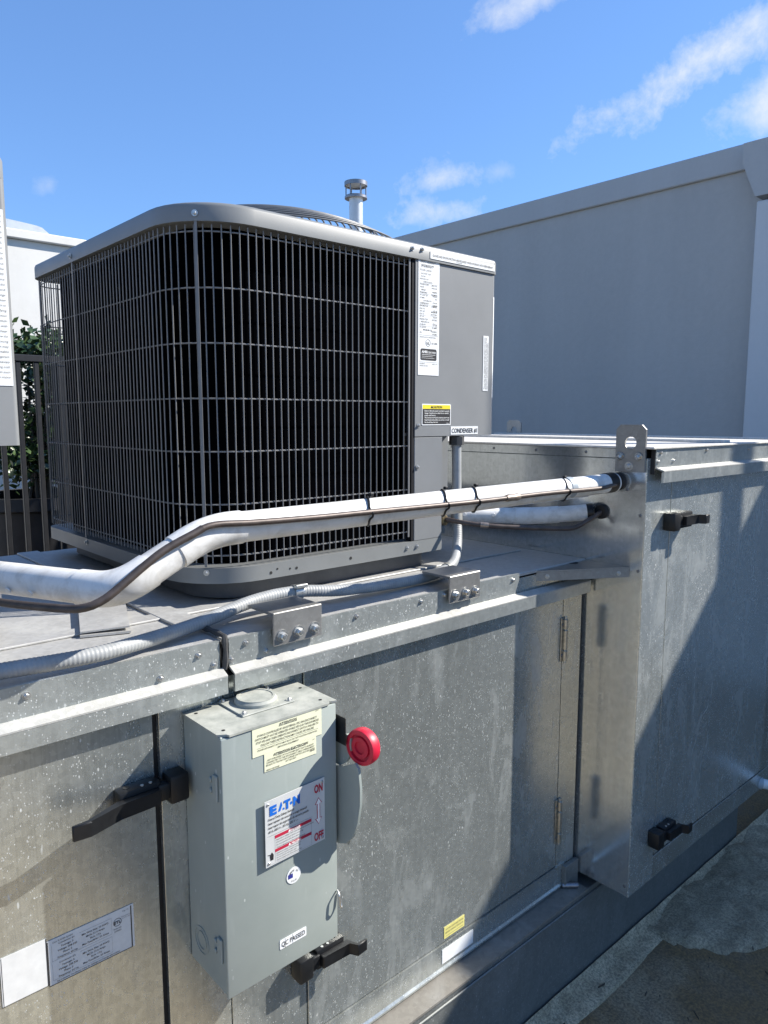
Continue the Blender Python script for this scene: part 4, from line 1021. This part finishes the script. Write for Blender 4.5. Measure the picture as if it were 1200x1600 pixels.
st = part('strap_clamp', tube(NB(), cp[i0 - 6:i0 + 8], .0148, 16), M['zinc'], cd, 40)
part('clamp_ear', BOX((.818, 1.171, -.334), (.846, 1.181, -.327), .001), M['zinc'], cd)
i1 = min(range(len(cp)), key=lambda i: abs(cp[i].x - 1.275)); part('coupling', tube(NB(), cp[i1 - 5:i1 + 6], .0142, 16), M['conduit_joint'], cd, 40)

# ================================================================== DISCONNECT SWITCH
ds = thing('disconnect_switch', 'grey safety switch box with red knob handle mounted on the low cabinet', 'switch box', (.645, 1.09, -.934))
X0, X1, Y0, Z0, Z1 = .532, .757, .970, -.933, -.487
part('body', BOX((X0 + .002, Y0 + .0065, Z0 + .002), (X1 - .002, YF - .0015, Z1 - .004), .0015), M['box_paint'], ds)
part('lid', BOX((X0, Y0, Z0), (X1, Y0 + .006, Z1 - .005), .0022, 2), M['box_paint'], ds)
bm = NB(); prism(bm, [(X0 - .0005, YF - .0015, Z1 - .0035), (X0 - .0005, Y0 + .012, Z1 - .0035), (X0 + .012, Y0 + .004, Z1 - .0035), (X0 + .014, Y0 - .002, Z1 - .0035), (X1 - .016, Y0 - .002, Z1 - .0035), (X1 - .012, Y0 + .004, Z1 - .0035), (X1 + .002, Y0 - .0005, Z1 - .0035), (X1 + .002, YF - .0015, Z1 - .0035)], (0, 0, .0035))
tp = part('top_plate', bm, M['box_top'], ds)
part('hub_plate', BOX((.596, 1.012, Z1 + .0003), (.700, 1.096, Z1 + .003), .001), M['box_top'], ds)
hb = part('hub_cap', disc_cyl(NB(), (.648, 1.055, Z1 + .003), (0, 0, 1), .037, .009, 36, .004), M['box_top'], ds)
part('hub_rim', ring_prism(NB(), circle_pts((.648, 1.055, Z1 + .012), UX, (0, 1, 0), .033, 36), circle_pts((.648, 1.055, Z1 + .012), UX, (0, 1, 0), .029, 36), (0, 0, .001)), M['box_top'], hb)
for x, y in ((.603, 1.019), (.693, 1.019), (.603, 1.089), (.693, 1.089)): place('screw', ME_SCREW, ds, (x, y, Z1 + .003), (R(-90), 0, .5))
for x, y in ((.548, .99), (.738, .99), (.548, 1.08), (.745, 1.06)): part('hole', disc_cyl(NB(), (x, y, Z1 + .0002), (0, 0, 1), .003, .0004, 12), M['rubber'], tp)
# hinge pressings and knockout on the left side
for z0, z1 in ((-.600, -.557), (-.878, -.836)):
    h_ = part('side_hinge', BOX((X0 - .0022, .985, z0), (X0 + .0018, .999, z1), .001), M['box_paint'], ds)
    for z in (z0 + .012, z1 - .012): part('hinge_pin', disc_cyl(NB(), (X0 + .0016, .993 + .014, z), (-1, 0, 0), .0045, .004, 12, .001), M['box_paint'], h_)
for r in (.024, .016): part('knockout', ring_prism(NB(), circle_pts((X0 + .0018, 1.058, -.878), (0, 1, 0), UZ, r, 30), circle_pts((X0 + .0018, 1.058, -.878), (0, 1, 0), UZ, r - .0016, 30), (-.0008, 0, 0)), M['box_paint'], ds)
# handle on the right side
XH = .7605
part('handle_guide', BOX((X1 - .0015, .985, -.76), (XH, 1.06, -.53), .0008), M['box_paint'], ds)
part('handle_backing', BOX((XH + .0005, .950, -.565), (XH + .0025, 1.05, -.515), .0005), M['black'], ds)
bm = NB(); pts = [(1.035, -.62), (1.035, -.745), (.975, -.758), (.952, -.748), (.934, -.728), (.921, -.698), (.914, -.662), (.9135, -.630), (.918, -.597), (.928, -.590), (.955, -.605), (.985, -.615)]
prism(bm, [(XH + .003, y, z) for y, z in pts], (.005, 0, 0)); hd = part('handle_plate', bm, M['box_paint'], ds)
bm = NB(); pts = [(1.01, -.612), (1.01, -.560), (.985, -.546), (.972, -.556), (.958, -.548), (.945, -.550), (.945, -.580), (.958, -.600), (.975, -.612)]
prism(bm, [(XH + .0085, y, z) for y, z in pts], (.006, 0, 0)); part('handle_arm', bm, M['box_paint'], ds)
for yy, zz, w_, h_ in ((.953, -.735, .006, .018), (.962, -.578, .016, .004)):
    part('slot', prism(NB(), circle_pts((XH + .0078 if zz < -.7 else XH + .0145, yy, zz), (0, w_ / .01, 0), (0, 0, h_ / .01), .01, 18), (.0006, 0, 0)), M['conduit_joint'], ds)
kc = Vector((.768, .926, -.5635)); ax = Vector((-1, -.16, .0)).normalized()
bm = NB(); rp_ = [(.0, -.014), (.030, -.014), (.0335, -.010), (.0345, -.004), (.0345, .004), (.0330, .008), (.0300, .0092), (.0255, .0088), (.0245, .0040), (.0205, .0038), (.0197, .0078), (.0122, .0078), (.0114, .0045), (.0, .0045)]
rp_ = [(r * .94, o_) for r, o_ in rp_]; up_ = Vector((0, 0, 1)); sd2 = ax.cross(up_).normalized(); N_ = 40; prev = None
for r, o_ in rp_:
    cc = kc + ax * (o_)
    rg = [bm.verts.new(cc)] if r == 0 else [bm.verts.new(cc + (up_ * math.cos(2 * math.pi * k / N_) + sd2 * math.sin(2 * math.pi * k / N_)) * r) for k in range(N_)]
    if prev:
        for k in range(N_):
            a_, b_ = prev[k % len(prev)], prev[(k + 1) % len(prev)]; c_, d_ = rg[(k + 1) % len(rg)], rg[k % len(rg)]
            f = [a_, b_, c_, d_]; f = [v for i, v in enumerate(f) if v not in f[:i]]; bm.faces.new(f)
    prev = rg
bmesh.ops.translate(bm, vec=(.012, 0, 0), verts=bm.verts)
part('red_knob', bm, M['red'], ds, 30)
# wire hasp on the right edge
part('hasp', tube(NB(), fillet([(X1 - .002, Y0 - .001, -.842), (X1 - .004, Y0 - .010, -.846), (X1 - .003, Y0 - .012, -.868), (X1 + .001, Y0 - .010, -.874), (X1 + .003, Y0 - .006, -.868), (X1 + .002, Y0 - .003, -.846)], .004, 4), .0018, 8), M['zinc'], ds)
# stickers on the lid
ys = Y0 - .0004
it = [('t', 'ATTENTION', .0685, .0405, .0062, 'ink', 'c', .018), ('b', .0505, .0392, .0865, .0398, 'ink'), ('t', '#273', .131, .0445, .0030, 'ink', 'r')]
for k, s in enumerate(['IF FAN IS CONTROLLED BY AN EXTERNAL VFD, FAN DISCONNECT', 'SWITCH MUST NOT BE OPERATED WHILE VFD IS IN THE RUN MODE.', 'STOP VFD AND THEN OPERATE DISCONNECT SWITCH. FAILURE TO', 'FOLLOW THESE INSTRUCTIONS MAY CAUSE VFD FAILURE.']):
    it.append(('t', s, .0685, .0325 - .0057 * k, .0052, 'ink', 'c', .006, (.118, .127, .124, .106)[k]))
it += [('b', .008, .0128, .130, .0132, 'ink'), ('t', 'POWER DISCONNECT SWITCH MUST BE IN THE "OFF" POSITION WHEN/WHILE', .0685, .0082, .0040, 'ink', 'c', .006, .118), ('t', 'SERVICING EQUIPMENT', .0685, .0033, .0040, 'ink', 'c', .006)]
sticker(ds, 'warning_sticker', (.587, ys, -.5385), UX, UZ, .1375, .0500, M['paper_cream'], it, label='cream ATTENTION sticker on the lid top')
it = [('t', 'ATTENTION ELECTRICIAN', .052, .0232, .0058, 'ink', 'c', .022), ('b', .022, .0221, .082, .0226, 'ink'), ('t', '#70', .1005, .0265, .0026, 'ink', 'r')]
for k, s in enumerate(['UNIT IS PROVIDED WITH A POWER INLET THAT IS ALREADY', 'CONNECTED TO THE DISCONNECT. FIELD WIRING MUST', 'BE RUN TO THIS FACTORY SUPPLIED SWITCH LOCATED INSIDE', 'OF THE UNIT.']):
    it.append(('t', s, .052, .0178 - .0042 * k, .0040, 'ink', 'c', .006, (.094, .096, .097, .022)[k]))
it += [('t', 'HIGH VOLTAGE', .003, .0015, .0036, 'ink', 'l', .012), ('t', '208-60', .1005, .0072, .0036, 'ink', 'r', .012)]
sticker(ds, 'warning_sticker', (.6085, ys, -.5695), UX, UZ, .1040, .0308, M['paper_cream'], it, label='smaller cream ATTENTION ELECTRICIAN sticker')
# nameplate, its left edge bent away from the lid
w, h = .1245, .1145
pu = Vector((1, .036, 0)).normalized(); po = Vector((.6035, Y0 - .0062, -.7315))
it = []
lw = [('t', 'E', .009, .0885, .021, 'ink_blue', 'l', .06, .0140), ('p', [(.0255, .0885), (.0305, .0885), (.0345, .0975), (.0330, .1035), (.0315, .1035)], 'ink_blue'), ('p', [(.0345, .0885), (.0395, .0885), (.0385, .092), (.0355, .092)], 'ink_blue'),
      ('t', 'T', .0375, .0885, .021, 'ink_blue', 'l', .06, .0135), ('p', [(.0525 + .0026 * math.cos(q * .7854), .0945 + .0030 * math.sin(q * .7854)) for q in range(8)], 'ink_blue'), ('t', 'N', .0565, .0885, .021, 'ink_blue', 'l', .06, .0140)]
it += lw
for k, (s, fw) in enumerate([('Heavy Duty Safety Switch', .052), ('Interrupteur de securite a usage intensif', .079), ('Interruptor de seguridad de servicio pesado', .083), ('60 A, 600 V~, 50 Hz, 250 V ---', .060)]):
    it.append(('t', s, .006, .0800 - .0072 * k, .0058, 'ink', 'l', .012, fw))
it += [('b', .004, .0525, .096, .0528, 'ink_grey'), ('b', .0185, .0445, .0945, .0500, 'ink_red'), ('t', 'DANGER', .060, .0452, .0052, 'ink_white', 'c', .02), ('p', [(.0455, .0452), (.0505, .0452), (.048, .0494)], 'ink_white', 1),
       ('b', .0185, .0205, .0945, .0258, 'ink_red'), ('t', 'PELIGRO', .062, .0212, .0052, 'ink_white', 'c', .02), ('p', [(.0455, .0212), (.0505, .0212), (.048, .0253)], 'ink_white', 1),
       ('b', .0183, .004, .0186, .050, 'ink_grey'), ('b', .0945, .004, .0948, .050, 'ink_grey'), ('b', .004, .0022, .096, .0024, 'ink_grey')]
for k, s in enumerate(['Hazardous voltage. Will cause death or serious injury.', 'Disconnect all power before servicing.', 'Do not operate with door open.', 'Tension dangereuse. Peut causer la mort.']):
    it.append(('t', s, .021, .0408 - .0046 * k, .0036, 'ink_grey', 'l', .004)); it.append(('t', s[:38], .021, .0170 - .0040 * k, .0032, 'ink_grey', 'l', .004))
it += [('p', [(.0075, .018), (.012, .0235), (.0155, .018), (.0148, .0095), (.009, .0095)], 'ink'), ('p', [(.003, .0215), (.0095, .0205), (.0095, .0190), (.004, .020)], 'ink')]
it += [('t', 'ON', .1105, .0925, .0205, 'ink_red', 'c', .035, .0185), ('t', 'OFF', .1105, .0050, .0205, 'ink_red', 'c', .03, .0205)]
def arrow(s, m, l):
    cx_, y0_, y1_ = .1105, .0335, .0825
    return ('p', [(cx_, y1_ - s), (cx_ + .0078 - s * 1.5, y1_ - .0115 + s * .45), (cx_ + .0035 - s, y1_ - .0115 + s * .45), (cx_ + .0035 - s, y0_ + .0115 - s * .45), (cx_ + .0078 - s * 1.5, y0_ + .0115 - s * .45), (cx_, y0_ + s), (cx_ - .0078 + s * 1.5, y0_ + .0115 - s * .45), (cx_ - .0035 + s, y0_ + .0115 - s * .45), (cx_ - .0035 + s, y1_ - .0115 + s * .45), (cx_ - .0078 + s * 1.5, y1_ - .0115 + s * .45)], m, l)
it += [arrow(0, 'ink_red', 0), arrow(.0014, 'ink_white', 2)]
sticker(ds, 'nameplate', po, pu, UZ, w, h, M['plate_alu'], it, thick=.001, lift=.0008, label='white enamelled nameplate reading EATON, ON and OFF')
for x, z in ((.006, .006), (w - .006, .006), (.006, h - .006), (w - .006, h - .006)):
    q = po + pu * x + UZ * z; part('plate_rivet', disc_cyl(NB(), (q.x, q.y - .001, q.z), (0, -1, 0), .0024, .0016, 12, .0006), M['zinc'], ds)
# round made-in sticker
cxs, czs, rs_ = .0125, .0145, .0145
rcir = [(rs_ + rs_ * math.cos(2 * math.pi * k / 32), rs_ + rs_ * math.sin(2 * math.pi * k / 32)) for k in range(32)]
bm = NB(); prism(bm, [(.6475 + x, ys, -.7865 + z) for x, z in rcir], (0, -.0006, 0)); rsn = part('round_sticker', bm, M['paper'], ds)
sticker(rsn, 'flag_print', (.6505, ys - .0007, -.775), UX, UZ, .0095, .0075, M['ink_navy'], [], thick=.0003)
bm = NB()
for s, r0, arc in (('MADE IN', 1, 100), ('USA', -1, 50)):
    for i, ch in enumerate(s):
        if ch == ' ': continue
        t_ = (i / (len(s) - 1) - .5) * arc; a = R(90 - t_) if r0 > 0 else R(-90 + t_); vs2, fs2 = text_mesh(ch, .01)
        px, pz = .662 + .0095 * math.cos(a), -.772 + .0095 * math.sin(a); rot = -R(t_) if r0 > 0 else R(t_)
        wch = max(q.x for q in vs2)
        vv = []
        for q in vs2:
            x_, z_ = (q.x - wch / 2) * .0048, (q.y - .35) * .0048
            vv.append(bm.verts.new((px + x_ * math.cos(rot) - z_ * math.sin(rot), ys - .0012, pz + x_ * math.sin(rot) + z_ * math.cos(rot))))
        for f in fs2: bm.faces.new([vv[i_] for i_ in f])
part('print', bm, M['ink_grey'], rsn)
sticker(ds, 'inspection_sticker', (.6315, ys, -.8955), UX, UZ, .0550, .0170, M['paper'], [('t', 'QC PASSED', .0275, .0042, .0125, 'ink', 'c', .006, .0485), ('b', .0105, .0, .0111, .017, 'ink_grey'), ('b', .026, .0, .0265, .017, 'ink_grey')], corner=.002)
